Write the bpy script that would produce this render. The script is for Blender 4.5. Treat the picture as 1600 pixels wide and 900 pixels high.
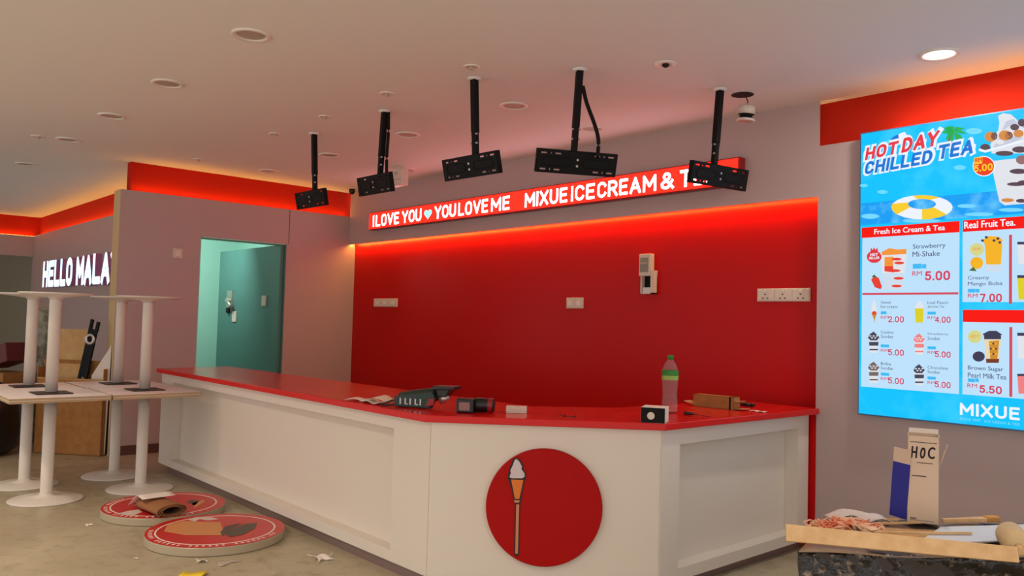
import bpy, bmesh, math, random
from mathutils import Vector, Matrix
random.seed(7)
C = bpy.context.scene.collection
for o in list(bpy.data.objects): bpy.data.objects.remove(o)

# ------------------------------------------------------------------ camera
EYE = Vector((0, 0, 1.3854)); FPX = 1260.7
def rad(a): return math.radians(a)
_y, _p, _r = rad(137.9959), rad(2.4217), rad(1.5438)
FW = Vector((math.cos(_y)*math.cos(_p), math.sin(_y)*math.cos(_p), math.sin(_p)))
_rt = Vector((math.sin(_y), -math.cos(_y), 0)); _up = _rt.cross(FW)
RT = _rt*math.cos(_r)+_up*math.sin(_r); UP = -_rt*math.sin(_r)+_up*math.cos(_r)
cam_data = bpy.data.cameras.new('camera'); cam = bpy.data.objects.new('camera', cam_data); C.objects.link(cam)
cam_data.sensor_fit = 'HORIZONTAL'; cam_data.sensor_width = 36; cam_data.lens = FPX/1600*36
cam_data.clip_start = .05
cam.matrix_world = Matrix(((RT.x, UP.x, -FW.x, EYE.x), (RT.y, UP.y, -FW.y, EYE.y), (RT.z, UP.z, -FW.z, EYE.z), (0, 0, 0, 1)))
bpy.context.scene.camera = cam
def ray(px, py): return FW+RT*((px-800)/FPX)-UP*((py-450)/FPX)     # points on real planes of the room
def at_z(px, py, z): d = ray(px, py); return EYE+d*((z-EYE.z)/d.z)
def at_y(px, py, Y): d = ray(px, py); return EYE+d*(Y/d.y)
def at_x(px, py, X): d = ray(px, py); return EYE+d*(X/d.x)

# ------------------------------------------------------------------ world, lights, exposure
vs = bpy.context.scene.view_settings
vs.view_transform = 'Standard'; vs.look = 'None'; vs.gamma = 1; vs.use_curve_mapping = False; vs.exposure = 0
w = bpy.data.worlds.new('world'); bpy.context.scene.world = w; w.use_nodes = True
w.node_tree.nodes['Background'].inputs[0].default_value = (1.0, .96, .95, 1)
w.node_tree.nodes['Background'].inputs[1].default_value = 1.13
def area(name, loc, size, power, col, rot=(0, 0, 0), shape='DISK', sy=None, spread=None):
    l = bpy.data.lights.new(name, 'AREA'); l.energy = power; l.color = col; l.shape = shape; l.size = size
    if sy: l.size_y = sy
    if spread: l.spread = rad(spread)
    o = bpy.data.objects.new(name, l); C.objects.link(o); o.location = loc; o.rotation_euler = rot
    return o
WARM = (1, .85, .66)
# ceiling lamps of the shop front row and the mall behind the photographer
for x, y, pw in ((-4.1, -.15, 14.5), (-5.35, -.15, 14), (-6.6, -.15, 14), (-2.8, -.15, 12), (-1.5, -.15, 11), (-.3, -.15, 12),
                 (-.35, 1.8, 12)):
    area('downlight_lamp', (x, y, 2.84), .16, pw, WARM, spread=125)
area('mall_light', (2.6, -2.2, 2.7), 2.4, 30, (1, .88, .78), (rad(62), 0, rad(50)))
# the lit room behind the turquoise doorway
area('corridor_lamp', (-9.15, 3.3, 2.3),   .3, 20, (.86, 1, .95), (0, rad(68), rad(-8)))

# ------------------------------------------------------------------ materials
def lin(c): return tuple(((v/255)/12.92 if v/255 <= .04045 else ((v/255+.055)/1.055)**2.4) for v in c)
MATS = {}
def mat(name, rgb, rough=.5, metal=0, emit=0, spec=None, noise=None, bump=None, coat=0, trans=0, ior=1.45):
    if name in MATS: return MATS[name]
    m = bpy.data.materials.new(name); m.use_nodes = True; nt = m.node_tree; b = nt.nodes['Principled BSDF']
    c = (*lin(rgb), 1)
    b.inputs['Base Color'].default_value = c; b.inputs['Roughness'].default_value = rough; b.inputs['Metallic'].default_value = metal
    if spec is not None: b.inputs['Specular IOR Level'].default_value = spec
    if coat: b.inputs['Coat Weight'].default_value = coat; b.inputs['Coat Roughness'].default_value = .08
    if trans: b.inputs['Transmission Weight'].default_value = trans; b.inputs['IOR'].default_value = ior
    if emit:
        b.inputs['Base Color'].default_value = (0, 0, 0, 1); b.inputs['Specular IOR Level'].default_value = 0.1
        b.inputs['Emission Color'].default_value = c; b.inputs['Emission Strength'].default_value = emit
    if noise:                                                   # (scale, second colour, low, high)
        sc, c2, lo, hi = noise
        tc = nt.nodes.new('ShaderNodeTexCoord'); n = nt.nodes.new('ShaderNodeTexNoise'); n.inputs['Scale'].default_value = sc; n.inputs['Detail'].default_value = 6
        r = nt.nodes.new('ShaderNodeMapRange'); r.inputs[1].default_value = lo; r.inputs[2].default_value = hi
        mx = nt.nodes.new('ShaderNodeMix'); mx.data_type = 'RGBA'
        mx.inputs[6].default_value = c; mx.inputs[7].default_value = (*lin(c2), 1)
        nt.links.new(tc.outputs['Object'], n.inputs['Vector']); nt.links.new(n.outputs['Fac'], r.inputs[0]); nt.links.new(r.outputs[0], mx.inputs[0])
        nt.links.new(mx.outputs[2], b.inputs['Emission Color' if emit else 'Base Color'])
    if bump:
        tc = nt.nodes.new('ShaderNodeTexCoord'); n = nt.nodes.new('ShaderNodeTexNoise'); n.inputs['Scale'].default_value = bump[0]; n.inputs['Detail'].default_value = 4
        bp = nt.nodes.new('ShaderNodeBump'); bp.inputs['Strength'].default_value = bump[1]; bp.inputs['Distance'].default_value = .01
        nt.links.new(tc.outputs['Object'], n.inputs['Vector']); nt.links.new(n.outputs['Fac'], bp.inputs['Height']); nt.links.new(bp.outputs[0], b.inputs['Normal'])
    MATS[name] = m
    return m
M_CEIL = mat('ceiling_paint', (240, 236, 232), .8)
M_GREY = mat('grey_laminate', (190, 168, 166), .4)
M_RED = mat('red_laminate', (192, 8, 5), .32, spec=.14)
M_REDPAINT = mat('red_paint', (190, 36, 14), .8, spec=.15)
M_TOP = mat('red_solid_surface', (214, 22, 20), .22, spec=.4)
M_WHITE = mat('white_laminate', (228, 217, 204), .45)
M_KICK = mat('kick_metal', (150, 128, 126), .3, .5)
M_MINT = mat('mint_paint', (172, 222, 206), .7)
M_TEAL = mat('teal_door', (80, 128, 121), .5)
M_METALWHITE = mat('white_powder_coat', (222, 212, 202), .4)
M_TABLE = mat('table_laminate', (246, 238, 236), .35)
M_EDGE = mat('plywood_edge', (176, 150, 112), .7)
M_PLATE = mat('dark_steel', (58, 44, 40), .45, .4)
M_BLACK = mat('black_paint', (9, 8, 8), .55, spec=.2)
M_BLACKP = mat('black_plastic', (16, 17, 19), .35)
M_STEEL = mat('bolt_steel', (190, 180, 172), .35, .8)
M_PLASTIC = mat('white_plastic', (220, 205, 188), .4)
M_LED = mat('led_strip', (255, 190, 84), emit=60)
M_LEDR = mat('led_strip_orange', (255, 186, 84), emit=17)
M_CARD = mat('cardboard', (176, 122, 66), .85, noise=(14, (160, 108, 56), .35, .7))
M_CARDL = mat('light_cardboard', (206, 166, 112), .85, noise=(10, (194, 150, 98), .35, .7))
M_PAPER = mat('paper', (232, 220, 208), .85)
M_WOOD = mat('pale_wood', (228, 190, 140), .7, noise=(24, (214, 172, 120), .35, .7))

def floor_mat():
    m = bpy.data.materials.new('polished_concrete'); m.use_nodes = True; nt = m.node_tree; b = nt.nodes['Principled BSDF']
    tc = nt.nodes.new('ShaderNodeTexCoord')
    def noise(s, d): n = nt.nodes.new('ShaderNodeTexNoise'); n.inputs['Scale'].default_value = s; n.inputs['Detail'].default_value = d; n.inputs['Roughness'].default_value = .62; nt.links.new(tc.outputs['Object'], n.inputs['Vector']); return n
    n1, n2 = noise(1.6, 6), noise(9, 8)
    def mix(f, a, c):
        x = nt.nodes.new('ShaderNodeMix'); x.data_type = 'RGBA'
        nt.links.new(f, x.inputs[0])
        for i, v in ((6, a), (7, c)):
            if isinstance(v, tuple): x.inputs[i].default_value = (*lin(v), 1)
            else: nt.links.new(v, x.inputs[i])
        return x.outputs[2]
    def rng(s, lo, hi): r = nt.nodes.new('ShaderNodeMapRange'); r.inputs[1].default_value = lo; r.inputs[2].default_value = hi; nt.links.new(s, r.inputs[0]); return r.outputs[0]
    c = mix(rng(n1.outputs['Fac'], .3, .72), (162, 150, 124), (188, 176, 148))
    c = mix(rng(n2.outputs['Fac'], .52, .8), c, (140, 128, 104))
    v = nt.nodes.new('ShaderNodeTexVoronoi'); v.feature = 'DISTANCE_TO_EDGE'; v.inputs['Scale'].default_value = .9; nt.links.new(tc.outputs['Object'], v.inputs['Vector'])
    c = mix(rng(v.outputs['Distance'], .004, -.006), c, (196, 184, 162))
    nt.links.new(c, b.inputs['Base Color'])
    nt.links.new(rng(n2.outputs['Fac'], -.2, 1.6), b.inputs['Roughness'])
    return m
M_FLOOR = floor_mat()

# ------------------------------------------------------------------ mesh helpers
class MB:
    """collects shapes, build() links them as ONE mesh object"""
    def __init__(s, mx=None): s.bm = bmesh.new(); s.mats = []; s.mx = mx or Matrix()
    def _m(s, m):
        if m not in s.mats: s.mats.append(m)
        return s.mats.index(m)
    def face(s, vs, m, smooth=False):
        f = s.bm.faces.new(vs); f.material_index = s._m(m); f.smooth = smooth; return f
    def v(s, p): return s.bm.verts.new(s.mx @ Vector(p))
    def box(s, a, b, m, mx=None):
        a, b = [min(p, q) for p, q in zip(a, b)], [max(p, q) for p, q in zip(a, b)]
        mx = mx or Matrix()
        c = [s.v(mx @ Vector((x, y, z))) for z in (a[2], b[2]) for y in (a[1], b[1]) for x in (a[0], b[0])]
        for q in ((0, 2, 3, 1), (4, 5, 7, 6), (0, 1, 5, 4), (2, 6, 7, 3), (0, 4, 6, 2), (1, 3, 7, 5)): s.face([c[i] for i in q], m)
        return s
    def prism(s, pts, vec, m, m_side=None):
        """polygon pts (3D) swept by vec"""
        vec = Vector(vec); a = [s.v(p) for p in pts]; b = [s.v(Vector(p)+vec) for p in pts]; n = len(pts)
        s.face(a, m); s.face(b[::-1], m)
        for i in range(n): s.face([a[i], b[i], b[(i+1) % n], a[(i+1) % n]][::-1], m_side or m)
        return s
    def lathe(s, prof, m, c=(0, 0, 0), seg=32, mx=None, smooth=True, mats=None):
        """prof: (r, z) list turned about z through c"""
        mx = mx or Matrix(); c = Vector(c); rings = []
        for r, z in prof:
            if r < 1e-6: rings.append([s.v(mx @ (c+Vector((0, 0, z))))])
            else: rings.append([s.v(mx @ (c+Vector((r*math.cos(2*math.pi*i/seg), r*math.sin(2*math.pi*i/seg), z)))) for i in range(seg)])
        for k in range(len(rings)-1):
            A, B = rings[k], rings[k+1]; mm = mats[k] if mats else m
            for i in range(seg):
                j = (i+1) % seg
                if len(A) == 1 and len(B) == 1: continue
                if len(A) == 1: s.face([A[0], B[j], B[i]], mm, smooth)
                elif len(B) == 1: s.face([A[i], A[j], B[0]], mm, smooth)
                else: s.face([A[i], A[j], B[j], B[i]], mm, smooth)
        return s
    def cyl(s, p0, p1, r, m, seg=20, r2=None):
        p0, p1 = Vector(p0), Vector(p1); d = p1-p0; q = d.to_track_quat('Z', 'Y').to_matrix().to_4x4(); L = d.length; r2 = r if r2 is None else r2
        mx = Matrix.Translation(p0) @ q
        a = [s.v(mx @ Vector((r*math.cos(2*math.pi*i/seg), r*math.sin(2*math.pi*i/seg), 0))) for i in range(seg)]
        b = [s.v(mx @ Vector((r2*math.cos(2*math.pi*i/seg), r2*math.sin(2*math.pi*i/seg), L))) for i in range(seg)]
        s.face(a[::-1], m); s.face(b, m)
        for i in range(seg): s.face([a[i], a[(i+1) % seg], b[(i+1) % seg], b[i]], m, True)
        return s
    def tube(s, path, r, m, seg=10):
        path = [Vector(p) for p in path]; rings = []
        for i, p in enumerate(path):
            d = (path[min(i+1, len(path)-1)]-path[max(i-1, 0)]).normalized(); q = d.to_track_quat('Z', 'Y').to_matrix()
            rr = r[i] if isinstance(r, (list, tuple)) else r
            rings.append([s.v(p+q @ Vector((rr*math.cos(2*math.pi*k/seg), rr*math.sin(2*math.pi*k/seg), 0))) for k in range(seg)])
        for A, B in zip(rings, rings[1:]):
            for k in range(seg): s.face([A[k], A[(k+1) % seg], B[(k+1) % seg], B[k]], m, True)
        s.face(rings[0][::-1], m); s.face(rings[-1], m)
        return s
    def grid_sheet(s, fn, nu, nv, th, m, m2=None):
        """sheet fn(u,v)->point with thickness th (downwards along local normal)"""
        P = [[Vector(fn(i/nu, j/nv)) for j in range(nv+1)] for i in range(nu+1)]
        def nrm(i, j):
            a = P[min(i+1, nu)][j]-P[max(i-1, 0)][j]; b = P[i][min(j+1, nv)]-P[i][max(j-1, 0)]
            n = a.cross(b); return n.normalized() if n.length > 1e-9 else Vector((0, 0, 1))
        T = [[s.v(P[i][j]) for j in range(nv+1)] for i in range(nu+1)]
        B = [[s.v(P[i][j]-nrm(i, j)*th) for j in range(nv+1)] for i in range(nu+1)]
        for i in range(nu):
            for j in range(nv):
                s.face([T[i][j], T[i+1][j], T[i+1][j+1], T[i][j+1]], m, True); s.face([B[i][j], B[i][j+1], B[i+1][j+1], B[i+1][j]], m2 or m, True)
        for i in range(nu):
            s.face([T[i][0], B[i][0], B[i+1][0], T[i+1][0]], m); s.face([T[i+1][nv], B[i+1][nv], B[i][nv], T[i][nv]], m)
        for j in range(nv):
            s.face([T[0][j+1], B[0][j+1], B[0][j], T[0][j]], m); s.face([T[nu][j], B[nu][j], B[nu][j+1], T[nu][j+1]], m)
        return s
    def build(s, name, parent=None, bevel=0, bseg=2):
        bmesh.ops.recalc_face_normals(s.bm, faces=s.bm.faces[:])
        me = bpy.data.meshes.new(name); s.bm.to_mesh(me); s.bm.free()
        for m in s.mats: me.materials.append(m)
        o = bpy.data.objects.new(name, me); C.objects.link(o)
        if parent is not None: o.parent = parent
        if bevel:
            bv = o.modifiers.new('bevel', 'BEVEL'); bv.width = bevel; bv.segments = bseg; bv.limit_method = 'ANGLE'; bv.angle_limit = rad(40)
        return o
def text_shape(s, fat=0, shear=0):
    """flat outline of a word as (verts, faces) in unit box coordinates of its own bounds"""
    cu = bpy.data.curves.new('word', 'FONT'); cu.body = s; cu.size = 1; cu.offset = fat; cu.shear = shear; cu.resolution_u = 3
    o = bpy.data.objects.new('word', cu); C.objects.link(o)
    dg = bpy.context.evaluated_depsgraph_get(); me = bpy.data.meshes.new_from_object(o.evaluated_get(dg))
    vs = [v.co.copy() for v in me.vertices]; fs = [tuple(p.vertices) for p in me.polygons]
    bpy.data.objects.remove(o); bpy.data.curves.remove(cu); bpy.data.meshes.remove(me)
    x0, x1 = min(v.x for v in vs), max(v.x for v in vs); y0, y1 = min(v.y for v in vs), max(v.y for v in vs)
    return [((v.x-x0)/(x1-x0), (v.y-y0)/(y1-y0)) for v in vs], fs
def put_text(mb, s, O, U, V, m, fat=0, depth=0, N=None, shear=0):
    """word fitted into the parallelogram O, O+U, O+V; fat makes it bolder, depth gives it thickness along N"""
    vs, fs = text_shape(s, 0, shear); O, U, V = Vector(O), Vector(U), Vector(V); made = []
    e = fat*V.length; u = U.normalized()*e; v = V.normalized()*e
    for du, dv_ in (((0, 0), (1, 0), (-1, 0), (0, .6), (0, -.6)) if fat else ((0, 0),)):
        top = [mb.v(O+U*a+V*b+u*du+v*dv_) for a, b in vs]
        for f in fs:
            try: made.append(mb.face([top[i] for i in f], m))
            except ValueError: pass
    if depth: extrude(mb, made, Vector(N)*depth, m)
def extrude(mb, made, vec, m):
    r = bmesh.ops.extrude_face_region(mb.bm, geom=made)
    bmesh.ops.translate(mb.bm, verts=[e for e in r['geom'] if isinstance(e, bmesh.types.BMVert)], vec=vec)
    mi = mb._m(m)
    for e in r['geom']:
        if isinstance(e, bmesh.types.BMFace): e.material_index = mi
def arc(cx, cy, rx, ry, a0, a1, n=14): return [(cx+rx*math.cos(rad(a0+(a1-a0)*i/n)), cy+ry*math.sin(rad(a0+(a1-a0)*i/n))) for i in range(n+1)]
def rrect(w, q=.36):                                                # rounded box outline used for O, 0, D
    return arc(w-q*w*1.2, 1-q, q*w*1.2, q, 0, 90, 6)+arc(q*w*1.2, 1-q, q*w*1.2, q, 90, 180, 6)+arc(q*w*1.2, q, q*w*1.2, q, 180, 270, 6)+arc(w-q*w*1.2, q, q*w*1.2, q, 270, 360, 6)+[(w, 1-q)]
CAPS = {                                                            # width, centre lines in a unit-high box
 'I': (.0, [[(0, 0), (0, 1)]]), 'L': (.46, [[(0, 1), (0, 0), (.46, 0)]]), 'O': (.56, [rrect(.56)]), 'V': (.6, [[(0, 1), (.3, 0), (.6, 1)]]),
 'E': (.46, [[(.46, 1), (0, 1), (0, 0), (.46, 0)], [(0, .52), (.4, .52)]]), 'Y': (.6, [[(0, 1), (.3, .45), (.6, 1)], [(.3, .45), (.3, 0)]]),
 'U': (.55, [[(0, 1), (0, .3)]+arc(.275, .3, .275, .3, 180, 360)+[(.55, 1)]]), 'M': (.74, [[(0, 0), (0, 1), (.37, .3), (.74, 1), (.74, 0)]]),
 'X': (.58, [[(0, 0), (.58, 1)], [(0, 1), (.58, 0)]]), 'C': (.52, [arc(.27, .7, .26, .3, 20, 180, 10)+arc(.27, .3, .26, .3, 180, 340, 10)]),
 'R': (.52, [[(0, 0), (0, 1), (.28, 1)]+arc(.28, .74, .24, .26, 90, -90, 10)+[(0, .48)], [(.26, .48), (.54, 0)]]), 'A': (.62, [[(0, 0), (.31, 1), (.62, 0)], [(.1, .3), (.52, .3)]]),
 'T': (.56, [[(0, 1), (.56, 1)], [(.28, 1), (.28, 0)]]), 'H': (.54, [[(0, 0), (0, 1)], [(.54, 0), (.54, 1)], [(0, .5), (.54, .5)]]),
 'D': (.54, [[(0, 0), (0, 1), (.2, 1)]+arc(.2, .5, .34, .5, 90, -90, 14)+[(0, 0)]]),
 'S': (.5, [arc(.25, .74, .24, .26, 30, 250, 12)+arc(.25, .26, .25, .26, 80, -150, 12)]),
 '&': (.66, [[(.66, 0), (.16, .68)]+arc(.3, .8, .17, .2, 205, -20, 10)+[(.36, .56), (.1, .4)]+arc(.24, .23, .24, .23, 130, 320, 10)+[(.62, .48)]]),
 '0': (.5, [rrect(.5)]), '5': (.48, [[(.44, 1), (.06, 1), (.03, .55)]+arc(.22, .32, .26, .32, 115, -150, 14)]), '7': (.48, [[(0, 1), (.48, 1), (.16, 0)]]),
 '2': (.48, [arc(.24, .72, .23, .28, 160, -30, 10)+[(0, 0), (.48, 0)]]), '4': (.52, [[(.4, 0), (.4, 1), (0, .3), (.52, .3)]]), '.': (.0, [[(0, 0), (0, .02)]])}
def caps(mb, s, O, U, V, m, th=.19, depth=0, N=None, gap=.13, space=.34, shear=0):
    """bold sans capitals: strokes th*height thick fitted into O, O+U, O+V"""
    O, U, V = Vector(O), Vector(U), Vector(V); x = 0; segs = []
    for ch in s:
        if ch == ' ': x += space; continue
        w_, st = CAPS[ch]
        for pl in st: segs.append([(px+x+th/2, py*(1-th)+th/2) for px, py in pl])
        x += w_+th+gap
    tot = x-gap; made = []; sx = 1/tot; ar = U.length/V.length/tot
    def pt(a, b): return mb.v(O+U*(a*sx)+V*b+U.normalized()*(shear*V.length*b))
    for pl in segs:
        n = len(pl)
        for (x0, y0), (x1, y1) in zip(pl, pl[1:]):
            dx, dy = (x1-x0)*ar, y1-y0; L_ = math.hypot(dx, dy)
            if L_ < 1e-6: continue
            nx, ny = -dy/L_*th/2/ar*(.35+.65*min(1, ar)), dx/L_*th/2; ex, ey = dx/L_*th/2/ar*.98, dy/L_*th/2*.98
            e0 = 0 if (x0, y0) == pl[0] and n > 2 and False else 0
            made.append(mb.face([pt(x0+nx, y0+ny), pt(x1+nx, y1+ny), pt(x1-nx, y1-ny), pt(x0-nx, y0-ny)], m))
        for (px, py) in (pl[1:-1] if pl[0] != pl[-1] else pl):
            k = 10; rx = th/2/ar*(.35+.65*min(1, ar))
            made.append(mb.face([pt(px+rx*math.cos(2*math.pi*i/k), py+th/2*math.sin(2*math.pi*i/k)) for i in range(k)], m))
        for (px, py), (qx, qy) in ((pl[0], pl[1]), (pl[-1], pl[-2])):   # square ends
            dx, dy = (px-qx)*ar, py-qy; L_ = math.hypot(dx, dy)
            if L_ < 1e-6: continue
            nx, ny = -dy/L_*th/2/ar*(.35+.65*min(1, ar)), dx/L_*th/2; ex, ey = dx/L_*th/2/ar, dy/L_*th/2
            made.append(mb.face([pt(px+nx, py+ny), pt(px+nx+ex, py+ny+ey), pt(px-nx+ex, py-ny+ey), pt(px-nx, py-ny)], m))
    if depth: extrude(mb, made, Vector(N)*depth, m)
def tag(o, label=None, cat=None, group=None, kind=None):
    if label: o['label'] = label
    if cat: o['category'] = cat
    if group: o['group'] = group
    if kind: o['kind'] = kind
    return o
def thing(name, label, cat, loc=(0, 0, 0), rz=0, group=None):
    o = bpy.data.objects.new(name, None); C.objects.link(o); o.location = loc; o.rotation_euler = (0, 0, rz); o.empty_display_size = .1
    return tag(o, label, cat, group)
def struct(o): o['kind'] = 'structure'; return o
def dup(root, loc, label, group=None, rz=None, seen=None):
    r = root.copy(); C.objects.link(r); r.location = loc; r['label'] = label
    if rz is not None: r.rotation_euler = (0, 0, rz)
    if group: r['group'] = group
    for ch in list(root.children):
        c = ch.copy(); C.objects.link(c); c.parent = r
        for g in list(ch.children): d = g.copy(); C.objects.link(d); d.parent = c
    return r
def circle(r, n=48, a0=0): return [(r*math.cos(a0+2*math.pi*i/n), r*math.sin(a0+2*math.pi*i/n)) for i in range(n)]

# ------------------------------------------------------------------ the setting
ZC = 2.868; ZW = 2.572; ZF = 2.245; YB = 4.902; YR = 4.985; XL = -8.328; XE = -2.527
struct(MB().box((-17, -4, -.1), (4, 6, 0), M_FLOOR).build('floor'))
struct(MB().box((-17, -4, ZC), (4, 6, ZC+.1), M_CEIL).build('ceiling'))
struct(MB().box((XL-.08, YR, 0), (XE+.05, YR+.12, ZF+.3), M_RED).build('wall_back'))                     # red panel behind the counter
fa = struct(MB().box((XL, YB, ZF), (XE, YB+.018, ZC), M_GREY).build('wall_back_fascia'))
struct(MB().box((XL+.01, YB+.022, ZF+.004), (XE-.01, YB+.034, ZF+.012), M_LED).build('trim_1'))              # LED strip behind the fascia edge
struct(MB().box((XE, YB, 0), (4, YB+.2, ZW), M_GREY).build('wall_right'))
struct(MB().box((XE-.12, YB+.09, ZW), (4, YB+.2, ZC), M_REDPAINT).build('wall_right_band'))
struct(MB().box((XE+.45, YB+.028, ZW+.0005), (4, YB+.046, ZW+.003), M_LEDR).build('trim_2'))
struct(MB().box((XE-.07, YB-.004, 0), (XE+.004, YB, .85), M_RED).build('trim_3'))                          # red end strip beside the counter
# left wall with the doorway
DY0, DY1, ZD = 3.155, 4.114, 2.186
YE = 2.372
lw = MB()
for a, b in (((XL-.2, YE, 0), (XL, DY0, ZW)), ((XL-.2, DY1, 0), (XL, YR, ZW)), ((XL-.2, DY0, ZD), (XL, DY1, ZW))): lw.box(a, b, M_GREY)
struct(lw.build('wall_left'))
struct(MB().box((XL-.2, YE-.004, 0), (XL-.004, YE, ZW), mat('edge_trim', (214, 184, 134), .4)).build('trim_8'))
struct(MB().box((XL-.2, 2.478, ZW), (XL-.09, YR+.1, ZC), M_REDPAINT).build('wall_left_band'))
struct(MB().box((XL-.046, 2.49, ZW+.0005), (XL-.028, YB, ZW+.003), M_LEDR).build('trim_4'))
struct(MB().box((XL, DY1+.02, ZD), (XL+.002, DY1+.026, ZW), mat('seam', (70, 58, 54), .6)).build('trim_5'))
struct(MB().box((XL, YE, 0), (XL+.012, DY0, .09), mat('skirting', (96, 62, 54), .5)).build('baseboard_left'))
# alcove with the lit sign
YS = 2.93; XA = -14.8
struct(MB().box((XA, YS, 0), (XL-.2, YS+.14, ZW-.01), M_GREY).build('wall_sign'))
struct(MB().box((XA, YS+.09, ZW-.01), (XL-.2, YS+.2, ZC), M_REDPAINT).build('wall_sign_band'))
struct(MB().box((XA+.1, YS+.028, ZW-.0095), (XL-.21, YS+.046, ZW-.007), M_LEDR).build('trim_6'))
struct(MB().box((XA-.1, -4, 2.225), (XA+.08, YS, ZW-.02), M_GREY).build('wall_far'))
struct(MB().box((XA-.2, -4, ZW-.02), (XA, YS+.2, ZC), M_REDPAINT).build('wall_far_band'))
struct(MB().box((XA+.034, -4, ZW-.0195), (XA+.052, YS, ZW-.017), M_LEDR).build('trim_7'))
struct(MB().box((-17, -4, 0), (-16.6, 6, ZC), mat('shaded_wall', (120, 112, 92), .7)).build('wall_end'))  # shade of the unlit space beyond the header, put into the wall colour
# corridor behind the doorway
struct(MB().box((-10.75, 3.07, 0), (-10.65, 4.6, 2.55), M_MINT).build('wall_corridor_end'))
struct(MB().box((-10.75, 3.07, 2.5), (XL-.2, 4.6, 2.6), M_MINT).build('ceiling_corridor'))
struct(MB().box((-10.75, 4.5, 0), (XL-.2, 4.6, 2.55), M_MINT).build('wall_corridor_side'))
jm = MB()
jm.box((XL-.2, DY0-.001, 0), (XL-.002, DY0+.012, ZD), M_MINT).box((XL-.2, DY1-.012, 0), (XL-.002, DY1+.001, ZD), M_TEAL).box((XL-.2, DY0, ZD-.012), (XL-.002, DY1, ZD+.001), M_MINT)
struct(jm.build('door_1_frame'))
leaf = struct(MB().box((-10.03, 4.06, .01), (XL-.03, 4.1, 2.172), M_TEAL).build('door_1', bevel=.003))
h = MB(); p = at_y(361, 472, 4.06)
h.box((p.x-.10, 4.045, p.z-.12), (p.x+.06, 4.06, p.z+.14), M_STEEL); h.cyl((p.x+.0, 4.06, p.z+.02), (p.x, 4.0, p.z+.02), .03, M_STEEL)
h.tube([(p.x, 4.0, p.z+.02), (p.x+.05, 3.995, p.z+.01), (p.x+.16, 3.995, p.z-.06)], .022, M_STEEL)
h.cyl((p.x-.02, 4.05, p.z-.1), (p.x-.02, 4.02, p.z-.1), .035, M_BLACK)
h.build('door_handle', leaf)
for (px, py, hw, hh) in ((367, 494.5, .055, .065), (413.5, 470, .055, .06)):
    p = at_y(px, py, 4.06)
    MB().box((p.x-hw, 4.045, p.z-hh), (p.x+hw, 4.06, p.z+hh), M_PLASTIC).build('door_plate', leaf, bevel=.004)

# ------------------------------------------------------------------ counter
ZT = .891; ZU = .855; ZK = .062
YF = 2.526; XR = -2.564; BX = -3.41; CY = 3.37; XCL = -7.42
out = [(XCL, YF), (BX, YF), (XR, CY), (XR, 4.885), (-3.08, 4.885), (-3.08, 3.70), (-3.44, 3.33), (XCL, 3.17)]
ct = thing('service_counter', 'long white panelled service counter with angled corner and dark kick plate', 'counter', (-5, 3, 0))
OFF = Matrix.Translation(-Vector((-5, 3, 0)))
car = [(XCL+.01, YF+.08), (BX+.02, YF+.08), (XR-.09, CY+.03), (XR-.09, 4.885), (-3.06, 4.885), (-3.06, 3.72), (-3.43, 3.31), (XCL+.01, 3.15)]
MB(OFF).prism([(x, y, ZK) for x, y in car], (0, 0, ZU-ZK), M_WHITE).build('carcass', ct)
fr = MB(OFF); d = .079
for a, b in (((XCL, ZK), (-7.155, ZU)), ((-3.745, ZK), (BX, ZU)), ((-7.155, .784), (-3.745, ZU)), ((-7.155, ZK), (-3.745, .122))):
    fr.box((a[0], YF, a[1]), (b[0], YF+d, b[1]), M_WHITE)
fr.build('front_panel_frame', ct)
fr = MB(OFF); d = .089
for a, b in (((CY, ZK), (3.525, ZU)), ((4.755, ZK), (4.885, ZU)), ((3.525, .768), (4.755, ZU)), ((3.525, ZK), (4.755, .125))):
    fr.box((XR-d, a[0], a[1]), (XR, b[0], b[1]), M_WHITE)
fr.build('side_panel_frame', ct)
dv = Vector((XR-BX, CY-YF, 0)); L = dv.length; dv.normalize(); nv = Vector((dv.y, -dv.x, 0))
cp = MB(OFF); A = Vector((BX, YF, ZK)); Bq = Vector((XR, CY, ZK))
cp.prism([A+dv*.004, Bq-dv*.004, Bq-dv*.004-nv*.03, A+dv*.004-nv*.03], (0, 0, ZU-ZK), M_WHITE).build('corner_panel', ct, bevel=.003)
kick = [(XCL+.2, YF+.022), (BX+.01, YF+.022), (XR-.05, CY+.03), (XR-.05, 4.885), (-3.02, 4.885), (-3.02, 3.74), (-3.42, 3.29), (XCL+.2, 3.13)]
MB(OFF).prism([(x, y, 0) for x, y in kick], (0, 0, ZK), M_KICK).build('kick_plate', ct)
top = [(-7.43, 2.478), (-3.418, 2.49), (-2.527, 3.35), (-2.500, 4.897), (-3.05, 4.897), (-3.13, 4.3), (-3.175, 3.72), (-3.47, 3.31), (-7.53, 3.18)]
wt = MB(Matrix.Translation(Vector((5, -3, -ZU)))).prism([(x, y, ZU+.0005) for x, y in top], (0, 0, ZT-ZU), M_TOP).build('countertop', bevel=.004)
wt.location = (-5, 3, ZU); tag(wt, 'glossy red worktop running along the white counter and round its corner', 'countertop')

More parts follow.
